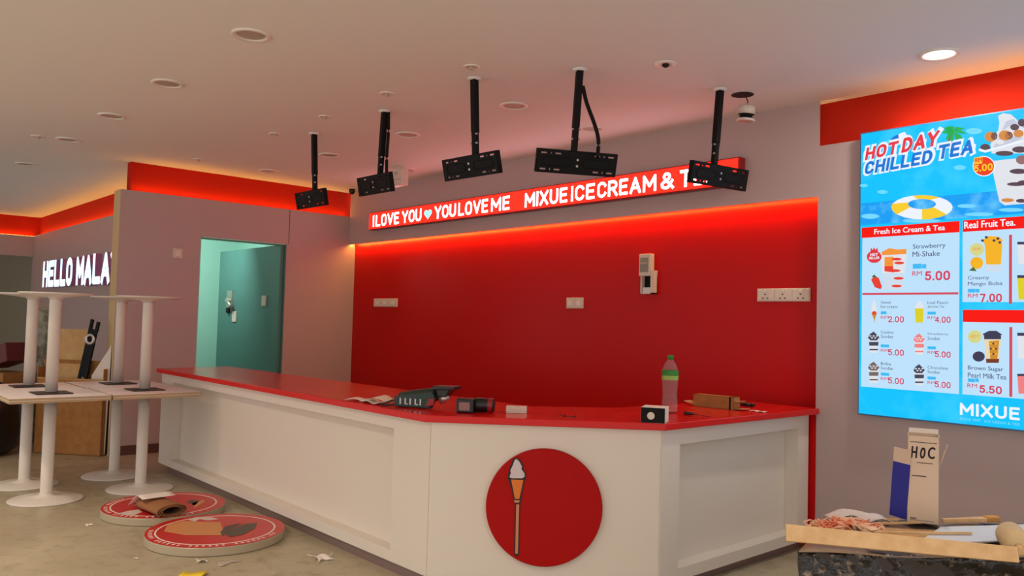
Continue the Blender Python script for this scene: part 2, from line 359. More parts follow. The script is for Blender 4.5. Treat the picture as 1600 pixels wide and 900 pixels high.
# round emblem on the corner panel
ec = at_z(850, 792, .443); tt = (Vector((ec.x, ec.y, 0))-A).dot(dv); ctr = Vector((BX, YF, .443))+dv*tt+nv*.003
em = thing('round_emblem', 'round red emblem disc with ice cream cone staff on the counter corner', 'sign', ctr)
em.rotation_euler = (0, 0, math.atan2(dv.y, dv.x))                 # local x along the panel, local -y out of it
R = .298
M_EMB = mat('emblem_red', (176, 10, 8), .5, spec=.15); M_OUT = mat('outline_black', (34, 10, 10), .5)
MB().lathe([(0, .028), (R-.004, .028), (R, .024), (R, 0), (0, 0)], M_EMB, seg=96, mx=Matrix.Rotation(rad(90), 4, 'X'), smooth=False).build('disc', em)
def flat(pts, y, m, mb, t=.002): mb.prism([(x, y, z) for x, z in pts], (0, -t, 0), m)
def epx(x, y): return ((x-482)/395*R, (450-y)/395*R*.98)             # emblem close-up coordinates to disc plane
cone_out = [epx(*q) for q in ((233, 262), (228, 240), (240, 205), (238, 190), (252, 160), (262, 122), (290, 112), (318, 130), (336, 165), (336, 185), (355, 215), (356, 250), (348, 268), (326, 400), (322, 425), (322, 775), (305, 790), (288, 775), (284, 425), (272, 400), (262, 340))]
mb = MB(); flat(cone_out, -.0285, M_OUT, mb); mb.build('staff_outline', em)
cream = [epx(*q) for q in ((243, 248), (252, 218), (248, 200), (262, 170), (276, 128), (290, 122), (308, 140), (326, 172), (322, 188), (344, 218), (346, 240), (330, 252), (260, 254))]
mb = MB(); flat(cream, -.0305, mat('emblem_white', (214, 196, 200), .5), mb); mb.build('ice_cream', em)
cone = [epx(*q) for q in ((255, 264), (338, 264), (314, 394), (284, 394))]
mb = MB(); flat(cone, -.0305, mat('emblem_orange', (226, 120, 34), .5), mb)
flat([epx(*q) for q in ((278, 404), (318, 404), (312, 420), (284, 420))], -.0305, mat('emblem_tan', (206, 134, 96), .5), mb)
flat([epx(*q) for q in ((294, 432), (314, 432), (314, 768), (296, 768))], -.0305, mat('emblem_tan', (206, 134, 96), .5), mb)
mb.build('cone_staff', em)

# ------------------------------------------------------------------ scrolling LED sign
sy = YB-.078
ls = thing('led_message_sign', 'long red LED message sign with white lettering on the grey fascia', 'sign', (-5.4, YB, 2.36))
SM = Matrix.Translation(-Vector((-5.4, YB, 2.36)))
SX0, SX1, SZ0, SZ1 = -7.79, -3.06, 2.372, 2.566
MB(SM).box((SX0, sy+.004, SZ0), (SX1, YB, SZ1), mat('sign_housing', (150, 14, 10), .4)).build('housing', ls, bevel=.004)
M_SIGNRED = mat('led_red', (255, 30, 18), emit=3.4); M_SIGNW = mat('led_white', (226, 246, 255), emit=8)
MB(SM).box((SX0+.012, sy, SZ0+.01), (SX1-.012, sy+.004, SZ1-.01), M_SIGNRED).build('display', ls)
def sign_word(s, px0, px1, ybase, cap):
    lt = MB(SM); a = at_y(px0, ybase, sy-.002); b = at_y(px1, ybase, sy-.002)
    caps(lt, s, (a.x, sy-.002, cap[0]), (b.x-a.x, 0, 0), (0, 0, cap[1]-cap[0]), M_SIGNW, th=.165)
    lt.build('lettering', ls)
cap = (2.402, 2.528)
sign_word('I', 581, 586, 350, cap); sign_word('LOVE', 587, 623, 348, cap); sign_word('YOU', 628, 658, 344, cap)
sign_word('YOU', 679, 712, 338, cap); sign_word('LOVE', 716, 762, 332, cap); sign_word('ME', 767, 796, 328, cap)
sign_word('MIXUE', 820, 886, 318, cap); sign_word('ICE', 892, 929, 310, cap); sign_word('CREAM', 933, 1025, 304, cap)
sign_word('&', 1032, 1053, 292, cap); sign_word('TEA', 1062, 1124, 286, cap)
hc = at_y(668.5, 337, sy-.002); hw = .062; hp = []
for i in range(40):
    t = 2*math.pi*i/40; hp.append((hc.x+hw*math.sin(t)**3*1.05, sy-.0015, 2.464+hw*(13*math.cos(t)-5*math.cos(2*t)-2*math.cos(3*t)-math.cos(4*t))/17*.95))
lt = MB(SM); lt.prism(hp, (0, -.001, 0), mat('led_cyan', (150, 255, 250), emit=1.5))
lt.build('heart_symbol', ls)

# ------------------------------------------------------------------ lit letters in the alcove
hs = thing('lit_letter_sign', 'glowing white HELLO MALAYSIA lettering on the grey alcove wall', 'sign', (-11.8, YS, 1.7))
HM = Matrix.Translation(-Vector((-11.8, YS, 1.7)))
M_HAL = mat('letter_face', (206, 244, 255), emit=1.7); M_HSIDE = mat('letter_rim', (190, 120, 170), .4)
x = -13.62
def letters(s, x0, x1):
    n = len(s); wd = (x1-x0)/n
    for i, ch in enumerate(s):
        a = x0+wd*i+.008; b = x0+wd*(i+1)-.008
        if ch == 'I': a, b = a+wd*.26, b-wd*.26
        q = MB(HM); caps(q, ch, (a, YS-.08, 1.715), (b-a, 0, 0), (0, 0, .385), M_HAL, th=.25)
        q2 = q.build('letter', hs)
        q = MB(HM); caps(q, ch, (a, YS-.078, 1.715), (b-a, 0, 0), (0, 0, .385), M_HSIDE, th=.25, depth=.077, N=(0, 1, 0)); q.build('letter_side', q2)
letters('HELLO', -13.66, -11.98); letters('MALAYSIA', -11.80, -8.80)

# ------------------------------------------------------------------ lit menu board
YM = YB-.065
mbd = thing('menu_lightbox', 'big lit blue menu lightbox with drink prices on the right wall', 'menu board', (-1.2, YB, .886))
MM = Matrix.Translation(-Vector((-1.2, YB, .886)))
X0, X1, Z0, Z1 = -2.228, .62, .886, 2.598
MB(MM).box((X0, YM+.004, Z0), (X1, YB, Z1), mat('lightbox_frame', (70, 120, 170), .35, .3)).build('frame', mbd, bevel=.003)
EM = {}
def em_(name, rgb, s=1.0): return mat('lit_'+name, rgb, emit=s)
K_BLUE = mat('lit_blue', (18, 196, 255), emit=1.0, noise=(5, (70, 214, 255), .5, .8)); K_SEA = mat('lit_sea', (24, 160, 246), emit=1.0, noise=(9, (120, 214, 255), .5, .75)); K_PANEL = em_('panel', (190, 226, 252)); K_RED = em_('red', (250, 24, 14))
K_WHITE = em_('white', (238, 244, 255)); K_TEXT = em_('grey_text', (86, 92, 128)); K_PRICE = em_('price', (214, 66, 92)); K_DEEP = em_('deep_blue', (36, 120, 214))
K_CHIP = em_('chip', (66, 186, 246)); K_LINE = em_('line', (212, 74, 92))
MB(MM).box((X0+.008, YM, Z0+.008), (X1-.008, YM+.004, Z1-.008), K_BLUE).build('backlit_panel', mbd)
LV = [0]
def P(px, py, lv): q = at_y(px, py, YM); return Vector((q.x, YM-.0012*lv, q.z))
def shape(mb, pts, m, lv): mb.prism([P(x, y, lv) for x, y in pts], (0, -.0006, 0), m)
def ell(mb, cx, cy, rx, ry, m, lv, n=24, a0=0, a1=360):
    shape(mb, [(cx+rx*math.cos(rad(a0+(a1-a0)*i/n)), cy-ry*math.sin(rad(a0+(a1-a0)*i/n))) for i in range(n+(0 if a1-a0 == 360 else 1))], m, lv)
def word(mb, s, xl, yb, yt, xr, m, lv, fat=.0, slope=None, shear=0):
    a = P(xl, yb, lv); b = P(xl, yt, lv)
    c = at_y(xr, yb, YM)
    zr = 0 if slope is None else slope*(c.x-a.x)
    if s != 'RM' and all(ch in CAPS or ch == ' ' for ch in s): caps(mb, s, a, (c.x-a.x, 0, zr), (0, 0, b.z-a.z), m, th=max(.13, min(.4, .15+fat*2)), shear=shear)
    else: put_text(mb, s, a, (c.x-a.x, 0, zr), (0, 0, b.z-a.z), m, fat=min(fat, .03), shear=shear)
def pword(name, *a): q = MB(MM); word(q, *a); q.build(name, mbd)
def rect(mb, xa, xb, za, zb, m, lv): mb.box((xa, YM-.0012*lv-.0006, za), (xb, YM-.0012*lv, zb), m)
def XZ(px, py): q = at_y(px, py, YM); return q.x, q.z
# background picture: sea band, waves
bg = MB(MM)
xa, zt_ = XZ(1345, 318); _, zb_ = XZ(1345, 352)
rect(bg, X0+.01, X1-.01, zb_, zt_, K_SEA, 1)
for cx, cy, rx, ry in ((1360, 338, 14, 4), (1440, 345, 30, 3), (1510, 322, 14, 3), (1530, 335, 22, 3), (1580, 328, 20, 3)): ell(bg, cx, cy, rx, ry, em_('foam', (120, 216, 255)), 2)
for cx, cy, r in ((1379, 300, 5), (1400, 222, 9), (1522, 205, 8), (1350, 290, 4), (1500, 262, 6)): ell(bg, cx, cy, r*1.6, r*.6, em_('cloud', (110, 220, 255)), 2)
bg.build('sea_picture', mbd)
# swim ring
sr = MB(MM)
N = 20
for i in range(N):
    a0, a1 = 360*i/N, 360*(i+1)/N
    pts = [(1441+48*math.cos(rad(a0)), 324-19*math.sin(rad(a0))), (1441+48*math.cos(rad(a1)), 324-19*math.sin(rad(a1))), (1441+22*math.cos(rad(a1)), 319-8*math.sin(rad(a1))), (1441+22*math.cos(rad(a0)), 319-8*math.sin(rad(a0)))]
    shape(sr, pts, em_('yellow', (250, 206, 50)) if (i//3) % 2 else K_WHITE, 3)
sr.build('swim_ring_picture', mbd)
# palm tree and parasol
pt = MB(MM)
shape(pt, [(1478, 228), (1483, 227), (1489, 210), (1485, 209)], em_('trunk', (120, 110, 90)), 4)
for ang, ln in ((175, 20), (150, 19), (120, 14), (60, 14), (30, 20), (2, 22), (-35, 20), (-62, 22), (215, 16), (250, 18)):
    c, s = math.cos(rad(ang)), -math.sin(rad(ang)); x, y = 1491, 207
    shape(pt, [(x, y), (x+c*ln*.5-s*4, y+s*ln*.5+c*4-2), (x+c*ln, y+s*ln+3), (x+c*ln*.5+s*3, y+s*ln*.5-c*3)], em_('green', (36, 176, 84)), 4)
pt.build('palm_picture', mbd)
po = MB(MM)
shape(po, [(1390, 220), (1396, 214), (1404, 210), (1405, 217)], K_DEEP, 3); shape(po, [(1405, 217), (1404, 210), (1414, 206), (1420, 215)], K_WHITE, 3)
shape(po, [(1409, 216), (1411, 216), (1410, 236), (1408, 236)], K_DEEP, 3)
po.build('parasol_picture', mbd)
# headline
hd = MB(MM)
for m, lv, f, dx in ((K_WHITE, 4, .11, 3), (em_('headline_red', (232, 60, 76)), 6, .035, 0)):
    word(hd, 'HOT', 1352-dx, 251+dx, 232-dx, 1402+dx, m, lv, f, .085, .16); word(hd, 'DAY', 1409-dx, 239.5+dx, 217-dx, 1465+dx, m, lv, f, .085, .16)
for m, lv, f, dx in ((K_WHITE, 5, .11, 3), (K_DEEP, 7, .035, 0)):
    word(hd, 'CHILLED', 1351-dx, 273.5+dx, 254-dx, 1456+dx, m, lv, f, .06, .16); word(hd, 'TEA', 1465-dx, 250+dx, 228-dx, 1520+dx, m, lv, f, .06, .16)
hd.build('headline', mbd)
# sundae picture
sd = MB(MM)
K_CREAM = em_('cream', (226, 228, 236)); K_CHOC = em_('choc', (92, 72, 84)); K_CARA = em_('caramel', (214, 140, 70))
shape(sd, [(1548, 252), (1604, 246), (1606, 318), (1570, 321), (1562, 315)], K_CREAM, 3)
shape(sd, [(1550, 240), (1548, 226), (1553, 214), (1560, 204), (1562, 192), (1560, 181), (1568, 177), (1580, 179), (1588, 186), (1596, 196), (1606, 206), (1608, 240)], K_CREAM, 3)
shape(sd, [(1566, 205), (1572, 190), (1584, 186), (1592, 194), (1580, 196)], em_('cream_shade', (196, 202, 220)), 4); shape(sd, [(1552, 232), (1560, 216), (1580, 212), (1600, 216), (1584, 222)], em_('cream_shade', (196, 202, 220)), 4)
for cx, cy, rx, ry, m in ((1540, 232, 8, 7, K_CHOC), (1548, 214, 9, 8, K_CARA), (1554, 213, 5, 6, K_CHOC), (1571, 212, 10, 8, K_CARA), (1577, 212, 6, 6, K_CHOC), (1592, 209, 8, 6, K_CARA), (1586, 199, 7, 5, K_CHOC), (1563, 222, 7, 4, K_CREAM), (1597, 192, 6, 6, K_CHOC),
                          (1570, 240, 14, 4, K_CHOC), (1594, 234, 12, 5, K_CHOC), (1597, 250, 9, 7, em_('choc_light', (150, 110, 110))), (1592, 268, 14, 4, K_CHOC), (1588, 288, 14, 3, K_CHOC), (1600, 286, 10, 4, K_CHOC), (1575, 313, 10, 3, K_CARA), (1596, 314, 8, 3, K_CHOC)): ell(sd, cx, cy, rx, ry, m, 5)
shape(sd, [(1530, 236), (1540, 239), (1600, 222), (1600, 219), (1540, 235), (1531, 232)], K_WHITE, 6)
sd.build('sundae_picture', mbd)
bd = MB(MM)
ell(bd, 1538, 260, 17.5, 16, K_WHITE, 6); ell(bd, 1538, 260, 16, 14.5, em_('badge', (240, 62, 30)), 7); shape(bd, [(1523, 257), (1523, 247), (1536, 245), (1536, 256)], em_('yellow2', (250, 190, 60)), 8)
word(bd, 'RM', 1525, 254, 248, 1535, K_RED, 9, .03); word(bd, '5.00', 1523, 269.5, 258.5, 1552, em_('yellow', (250, 206, 50)), 9, .03)
bd.build('price_badge', mbd)
# price panels
def panel(xl, xr, yt, yb, xr_world=None):
    xa, za = XZ(xl, yt); xb, _ = XZ(xr, yt); _, zb = XZ(xl, yb)
    return xa, (xr_world if xr_world is not None else xb), zb, za
rects = [panel(1348, 1499.5, 358, 604), panel(1504.5, 1600, 347, 472, X1-.04), panel(1504.5, 1600, 487, 616, X1-.04)]
for r in rects: q = MB(MM); rect(q, r[0], r[1], r[2], r[3], K_PANEL, 2); q.build('price_panel', mbd)
hb = MB(MM)
for (xl, xr, yt, yb, xw) in ((1347, 1500, 356, 372, None), (1505, 1600, 344.5, 362.5, X1-.03), (1505, 1600, 484, 503, X1-.03)):
    r = panel(xl, xr, yt, yb, xw); rect(hb, r[0], r[1], r[2], r[3], K_RED, 4)
word(hb, 'Fresh Ice Cream & Tea', 1367, 366.5, 358.5, 1477, K_WHITE, 6, .03); word(hb, 'Real Fruit Tea.', 1507.5, 357.5, 347, 1587, K_WHITE, 6, .03)
hb.build('heading_bar', mbd)
ln = MB(MM)
a, z = XZ(1348, 459.5); b, _ = XZ(1498, 459.5); rect(ln, a, b, z-.006, z+.006, K_LINE, 4)
for x, y0, y1 in ((1579, 367, 475), (1579.5, 511, 620)):
    a, z0 = XZ(x, y1); _, z1 = XZ(x, y0); rect(ln, a-.006, a+.008, z0, z1, K_LINE, 4)
ln.build('divider_line', mbd)
# drinks
def cup(mb, xl, xr, yt, yb, layers, tl=.16):
    """tapering cup drawn as stacked bands (fraction from top, colour)"""
    for f0, f1, m in layers:
        y0, y1 = yt+(yb-yt)*f0, yt+(yb-yt)*f1; w_ = (xr-xl)
        shape(mb, [(xl+w_*tl*f0, y0), (xr-w_*tl*f0, y0), (xr-w_*tl*f1, y1), (xl+w_*tl*f1, y1)], m, 5)
K_STRAW = em_('strawberry', (232, 66, 52)); K_ORANGE = em_('orange', (244, 150, 60)); K_MANGO = em_('mango', (246, 180, 40)); K_TAPIOCA = em_('tapioca', (64, 62, 86)); K_TEA = em_('tea', (206, 142, 50)); K_LEMON = em_('lemon', (222, 208, 40)); K_LEAF = em_('leaf', (70, 110, 50))
K_PINK = em_('pink', (240, 130, 130)); K_DARK = em_('cookie', (70, 72, 92))
s1 = MB(MM); cup(s1, 1376, 1418, 395, 453, [(0, .55, K_CREAM), (.55, 1, em_('glass', (206, 222, 238)))])
shape(s1, [(1378, 394), (1390, 388), (1404, 390), (1417, 389), (1417, 397), (1379, 399)], K_ORANGE, 6)
shape(s1, [(1383, 402), (1397, 401), (1396, 425), (1383, 424)], K_ORANGE, 6); shape(s1, [(1383, 416), (1396, 416), (1398, 426), (1383, 424)], K_STRAW, 7)
for cx, cy in ((1402, 405), (1406, 411), (1400, 423), (1405, 435), (1402, 447)): ell(s1, cx, cy, 8, 2.2, K_STRAW, 7, 12)
shape(s1, [(1362, 437), (1367, 432), (1374, 434), (1379, 448), (1377, 452), (1368, 449)], K_STRAW, 7); shape(s1, [(1363, 433), (1367, 429), (1372, 434)], K_LEAF, 8)
s1.build('milkshake_picture', mbd)
hb2 = MB(MM); ell(hb2, 1367, 401.5, 11.5, 9.5, em_('badge_red', (226, 58, 66)), 8); shape(hb2, [(1361, 393), (1362, 387), (1365, 391), (1367, 386), (1369, 391), (1372, 387), (1373, 393)], em_('badge_red', (226, 58, 66)), 8)
word(hb2, 'HOT', 1361, 400.5, 396, 1373, K_WHITE, 9, .03); word(hb2, 'SELLER', 1359, 405.5, 401.5, 1375, K_WHITE, 9, .03)
hb2.build('hot_seller_badge', mbd)

pword('menu_text', 'Strawberry', 1427, 391, 382, 1478, K_TEXT, 5, .008); pword('menu_text', 'Mi-Shake', 1426.5, 401.5, 393.5, 1469, K_TEXT, 5, .008)
def chip(xl, yt, xr, yb): q = MB(MM); r = panel(xl, xr, yt, yb); rect(q, r[0], r[1], r[2], r[3], K_CHIP, 5); q.build('size_chip', mbd)
chip(1427, 412.5, 1441, 420); chip(1441.5, 413, 1448, 419.5)
pword('price_text', 'RM', 1426, 431, 424, 1441, K_PRICE, 5, .01); pword('price_text', '5.00', 1446, 438.5, 424, 1485, K_PRICE, 5, .02)
rows = [((1377, 472.5, 'Sweet', 'Ice cream', '2.00'), (1450, 473, 'Iced Peach', 'Jasmine Tea', '4.00')), ((1377, 519, 'Oreo', 'Sundae', '5.00'), (1450, 522, 'Strawberry', 'Sundae', '5.00')), ((1377, 568, 'Boba', 'Sundae', '5.00'), (1450, 574, 'Chocolate', 'Sundae', '5.00'))]
rows[1] = ((1377, 519, 'Cookies', 'Sundae', '5.00'), rows[1][1])
for ri, r in enumerate(rows):
    for ci, (x, y, a, b, pz) in enumerate(r):
        pword('menu_text', a, x, y+2, y-2.5, x+(16 if len(a) < 6 else 20)+(12 if ci and len(a) > 8 else 0), K_TEXT, 5); pword('menu_text', b, x, y+9, y+4, x+(26 if len(b) > 7 else 19), K_TEXT, 5)
        yy = y+(14 if ri != 1 else 19)
        chip(x, yy, x+(9 if ri == 0 and ci == 0 else 13), yy+4.5)
        pword('price_text', 'RM', x, yy+11.5, yy+7, x+12, K_PRICE, 5); pword('price_text', pz, x+11.5, yy+17, yy+7.5, x+36, K_PRICE, 5, .008)
# small pictures
q = MB(MM); shape(q, [(1362, 489), (1371, 489), (1368, 498), (1367, 505), (1366, 498)], K_TEA, 5); shape(q, [(1362, 489), (1363, 478), (1367, 467), (1370, 478), (1371, 489)], K_CREAM, 6); ell(q, 1367, 489, 3.5, 3, K_STRAW, 7, 10); q.build('cone_picture', mbd)
q = MB(MM); cup(q, 1430, 1444, 482, 504, [(0, 1, K_LEMON)], .1); shape(q, [(1430, 482), (1434, 474), (1438, 469), (1442, 475), (1444, 482)], K_CREAM, 5); q.build('lemon_tea_picture', mbd)
for (x, y, m1, nm) in ((1366, 527, K_DARK, 'cookie_sundae_picture'), (1366, 574, em_('boba_brown', (120, 104, 100)), 'boba_sundae_picture'), (1437, 530, K_PINK, 'strawberry_sundae_picture'), (1437, 578, K_DARK, 'chocolate_sundae_picture')):
    q = MB(MM); cup(q, x-8, x+8, y, y+24, [(0, .3, K_CREAM), (.3, .55, m1), (.55, .75, K_CREAM), (.75, .85, m1), (.85, 1, K_CREAM)], .12)
    shape(q, [(x-9, y+1), (x-6, y-5), (x, y-9), (x+5, y-4), (x+9, y), (x+5, y+5), (x-5, y+5)], m1, 6)
    for k in range(5): ell(q, x-5+k*2.5, y-2+(k % 2)*3, 1.5, 1.2, K_CREAM, 7, 8)
    q.build(nm, mbd)
# mango drink
q = MB(MM); cup(q, 1539, 1567, 378, 425, [(.05, .75, K_MANGO), (.75, 1, em_('glass', (206, 222, 238)))], .12); shape(q, [(1535, 376), (1545, 369), (1562, 370), (1568, 376), (1562, 382), (1540, 382)], K_MANGO, 6)
for cx, cy in ((1536, 376), (1554, 376), (1560, 373), (1563, 379), (1542, 371)): ell(q, cx, cy, 2.4, 2, K_TAPIOCA, 7, 10)
ell(q, 1527, 390, 11, 10, em_('sticker', (214, 214, 140)), 6); ell(q, 1527, 411, 10, 9.5, K_MANGO, 7); shape(q, [(1515, 423), (1522, 417), (1527, 424)], K_LEAF, 8); word(q, 'new', 1521, 392, 387, 1533, K_ORANGE, 8)
q.build('mango_drink_picture', mbd)
pword('menu_text', 'Creamy', 1513, 438.5, 431.5, 1546, K_TEXT, 5, .008); pword('menu_text', 'Mango Boba', 1513, 448, 440.5, 1567, K_TEXT, 5, .008)
chip(1513, 451.5, 1525, 457); chip(1525.5, 451.5, 1531, 457); pword('price_text', 'RM', 1513, 465, 459, 1528, K_PRICE, 5, .01); pword('price_text', '7.00', 1532, 472, 459, 1566, K_PRICE, 5, .02)
q = MB(MM); cup(q, 1538, 1565, 525, 567, [(.0, .12, K_TAPIOCA), (.12, .85, em_('milk', (232, 216, 180))), (.85, 1, em_('syrup', (120, 60, 40)))], .14); shape(q, [(1546, 533), (1562, 532), (1559, 561), (1548, 561)], K_TEA, 6)
shape(q, [(1536, 522), (1546, 517), (1558, 517), (1567, 523), (1558, 528), (1542, 528)], K_TAPIOCA, 7); ell(q, 1524, 526, 11, 10, em_('sticker', (214, 214, 140)), 6); ell(q, 1530, 557, 9.5, 8, K_TAPIOCA, 6); word(q, 'HOT', 1518, 528, 523, 1531, K_ORANGE, 8)
for k in range(9): ell(q, 1549+(k % 3)*4, 537+(k//3)*8, 1.6, 1.6, K_TAPIOCA if k % 2 else K_MANGO, 7, 8)
q.build('milk_tea_picture', mbd)
pword('menu_text', 'Brown Sugar', 1513, 579, 571, 1568, K_TEXT, 5, .012); pword('menu_text', 'Pearl Milk Tea', 1513, 589.5, 582, 1573, K_TEXT, 5, .012)
chip(1513, 591, 1524, 596.5); chip(1524.5, 591, 1530, 596.5); pword('price_text', 'RM', 1512, 605, 599, 1527, K_PRICE, 5, .01); pword('price_text', '5.50', 1531, 613.5, 601.5, 1566, K_PRICE, 5, .02)
q = MB(MM)
for yt, yb, m1 in ((378, 413, K_CREAM), (430, 468, K_LEMON), (520, 560, K_CREAM), (584, 615, K_PINK)):
    cup(q, 1590, 1612, yt, yb, [(0, .12, K_TAPIOCA), (.12, 1, m1)], .1)
q.build('drink_picture', mbd)
ft = MB(MM); word(ft, 'MIXUE', 1500, 648, 629, 1594, K_WHITE, 4, .025); word(ft, 'SINCE 1997   ICE CREAM & TEA', 1500, 656, 652, 1594, em_('tagline', (140, 222, 255)), 4)
ft.build('brand_lettering', mbd)

# ------------------------------------------------------------------ screen mounts hanging from the ceiling
def plate_mesh(parent, w=.49, hgt=.135):
    """slotted mounting plate, local x across, z up, front towards -y"""
    def cells(xs, zs, holes):
        mb = MB()
        for i in range(len(xs)-1):
            for j in range(len(zs)-1):
                if (i, j) not in holes: mb.box((xs[i], -.002, zs[j]), (xs[i+1], .002, zs[j+1]), M_BLACK)
        return mb
    xs = [-.245, -.222, -.187, -.165, -.158, -.137, -.102, .102, .137, .158, .165, .187, .222, .245]
    zs = [-.0675, -.051, -.042, .042, .051, .0675]
    hl = {(i, j) for i in (1, 3, 5, 7, 9, 11) for j in (1, 3)}
    mb = cells(xs, zs, hl)
    for z in (-.0675, .0645): mb.box((-.245, -.002, z), (.245, .03, z+.003), M_BLACK)
    for x in (-.245, .242): mb.box((x, -.002, -.0675), (x+.003, .03, .0675), M_BLACK)
    for cx in (-.12, .12):                                            # pressed oval ridges
        pth = [(cx+.062*(1 if k < 9 or k > 27 else -1)+.022*math.cos(2*math.pi*k/36), -.003, .026*math.sin(2*math.pi*k/36)) for k in range(37)]
        mb.tube(pth, .0022, M_BLACK, 6)
    pl = mb.build('screen_plate', parent)
    bl = MB()
    for z in (.018, -.018): bl.cyl((0, -.001, z), (0, -.008, z), .007, M_STEEL, 10)
    bl.build('plate_bolt', pl)
    return pl
mounts = [((-5.895, 3.113), (-5.898, 3.14, 2.403), (-5.926, 3.112, 2.334), -1.1, 12.2, -.8, None, 'black ceiling mount hanging furthest left, over the far counter end'),
          ((-4.868, 3.115), (-4.895, 3.113, 2.415), (-4.927, 3.081, 2.339), -5.3, 11.7, -1.9, [(.028, .0), (.032, -.16), (.026, -.33), (.03, -.47)], 'black ceiling mount with straight cable beside its pole, above the sign start'),
          ((-3.796, 3.062), (-3.797, 3.09, 2.404), (-3.822, 3.067, 2.328), 3.4, 13.5, 0, None, 'black ceiling mount hanging in the middle of the five'),
          ((-3.208, 3.374), (-3.237, 3.372, 2.391), (-3.226, 3.388, 2.321), 62, 17.9, 0, [(.02, -.10), (.045, -.2), (.095, -.33), (.118, -.42), (.115, -.52)], 'black ceiling mount with bulging cable, above the counter corner'),
          ((-2.841, 4.254), (-2.872, 4.25, 2.398), (-2.848, 4.28, 2.326), 80.4, 10.6, -.3, None, 'black ceiling mount in front of the LED sign right end')]
for cxy, pb, pc, hd_, ti, ro, cab, lab in mounts:
    t = thing('ceiling_screen_mount', lab, 'screen mount', (cxy[0], cxy[1], ZC), 0, 'screen mounts above the counter')
    o = Vector((cxy[0], cxy[1], ZC)); b = Vector(pb)-o
    mb = MB(); q = b.to_track_quat('Z', 'Y').to_matrix().to_4x4()
    qm = Matrix.Rotation(rad(hd_), 4, 'Z')
    # square pole: two sleeves
    def sq(p0, p1, s):
        p0, p1 = Vector(p0), Vector(p1); vs0 = [p0+qm @ Vector((sx*s, sy_*s, 0)) for sx, sy_ in ((-1, -1), (1, -1), (1, 1), (-1, 1))]
        mb.prism(vs0, p1-p0, M_BLACK)
    sq((0, 0, 0), b*.72, .019); sq(b*.68, b*1.06, .0165)
    po = mb.build('pole', t, bevel=.002)
    nb = MB()
    for f in (.74, .86): c = b*f; nb.cyl(c+qm @ Vector((-.024, -.01, 0)), c+qm @ Vector((.026, -.01, 0)), .006, M_STEEL, 8)
    nb.build('pole_bolt', po)
    cl = MB(); cl.lathe([(0, 0), (.04, 0), (.045, -.004), (.03, -.012), (0, -.012)], M_CEIL, seg=20); cl.build('ceiling_collar', t)
    pl = plate_mesh(t); c = Vector(pc)-o
    pl.matrix_local = Matrix.Translation(c) @ qm @ Matrix.Rotation(rad(ti), 4, 'X') @ Matrix.Rotation(rad(-ro), 4, 'Y')
    br = MB(); br.box((-.03, -.02, -.05), (.03, .03, .05), M_BLACK); bo = br.build('tilt_bracket', t, bevel=.004)
    bo.matrix_local = Matrix.Translation(c+qm @ Vector((0, .03, .02))) @ qm
    if cab:
        pts = [RT*u+Vector((0, 0, z)) for u, z in cab]
        if cab[0][1] == 0: pts[0].z = -.002
        sm = []
        for i in range(len(pts)-1):
            for k in range(6):
                tt_ = k/6; p0 = pts[max(i-1, 0)]; p1 = pts[i]; p2 = pts[i+1]; p3 = pts[min(i+2, len(pts)-1)]
                sm.append(.5*((2*p1)+(p2-p0)*tt_+(2*p0-5*p1+4*p2-p3)*tt_**2+(3*p1-p0-3*p2+p3)*tt_**3))
        sm.append(pts[-1]); MB().tube(sm, .0115, M_BLACK, 10).build('cable', t)

# ------------------------------------------------------------------ ceiling fittings
M_RING = mat('downlight_ring', (236, 226, 216), .35); M_DIFF = mat('downlight_diffuser', (188, 170, 158), .5); M_LIT = mat('lamp_lit', (255, 250, 236), emit=9); M_HOLE = mat('ceiling_hole', (40, 20, 18), .9)
def downlight(x, y, label, lit=False, r=.1):
    t = thing('downlight', label, 'ceiling light', (x, y, ZC), 0, 'round recessed ceiling downlights')
    MB().lathe([(r, 0), (r, -.006), (r*.96, -.010), (r*.80, -.009), (r*.74, -.002), (r*.74, 0)], M_RING, seg=40).build('ring', t)
    MB().lathe([(r*.74, -.0015), (r*.4, -.0025), (0, -.003)], M_LIT if lit else M_DIFF, seg=40).build('diffuser', t)
    return t
downlight(-1.644, 4.482, 'lit downlight shining above the blue menu board', True, .1)
area('lit_downlight_lamp', (-1.644, 4.482, ZC-.03), .15, 14, (1, .93, .82))
for x, y, lab in ((-4.078, 1.766, 'unlit ceiling downlight nearest the top edge, left half of the ceiling'), (-5.345, 1.772, 'unlit ceiling downlight second in the front row from the camera'),
                  (-6.565, 1.779, 'unlit ceiling downlight third in the front row, bright rim above the alcove'), (-7.778, 1.767, 'unlit ceiling downlight fourth in the front row, before the red band corner'),
                  (-9.434, 1.769, 'unlit ceiling downlight furthest left, deep in the alcove'),
                  (-4.08, 3.647, 'unlit ceiling downlight right of the middle screen mount'), (-5.353, 3.65, 'unlit ceiling downlight between second and middle screen mounts'),
                  (-6.579, 3.637, 'unlit ceiling downlight just right of the far left screen mount'), (-7.801, 3.625, 'unlit ceiling downlight close to the left red band'),
                  (-4.123, 4.485, 'faint ceiling downlight behind the bulging mount cable'), (-6.627, 4.516, 'faint ceiling downlight near the small white wall box')):
    downlight(x, y, lab)
def spot(x, y, label, r=.05, hole=False):
    t = thing('ceiling_spot', label, 'ceiling fitting', (x, y, ZC), 0, 'small round ceiling fittings')
    MB().lathe([(r, 0), (r, -.004), (r*.85, -.008), (r*.55, -.006), (r*.5, -.002), (0, -.002)], M_RING, seg=28).build('rim', t)
    MB().lathe([(r*.3, -.002), (r*.28, -.014), (r*.12, -.02), (0, -.02)], M_HOLE if hole else M_DIFF, seg=16).build('nozzle', t)
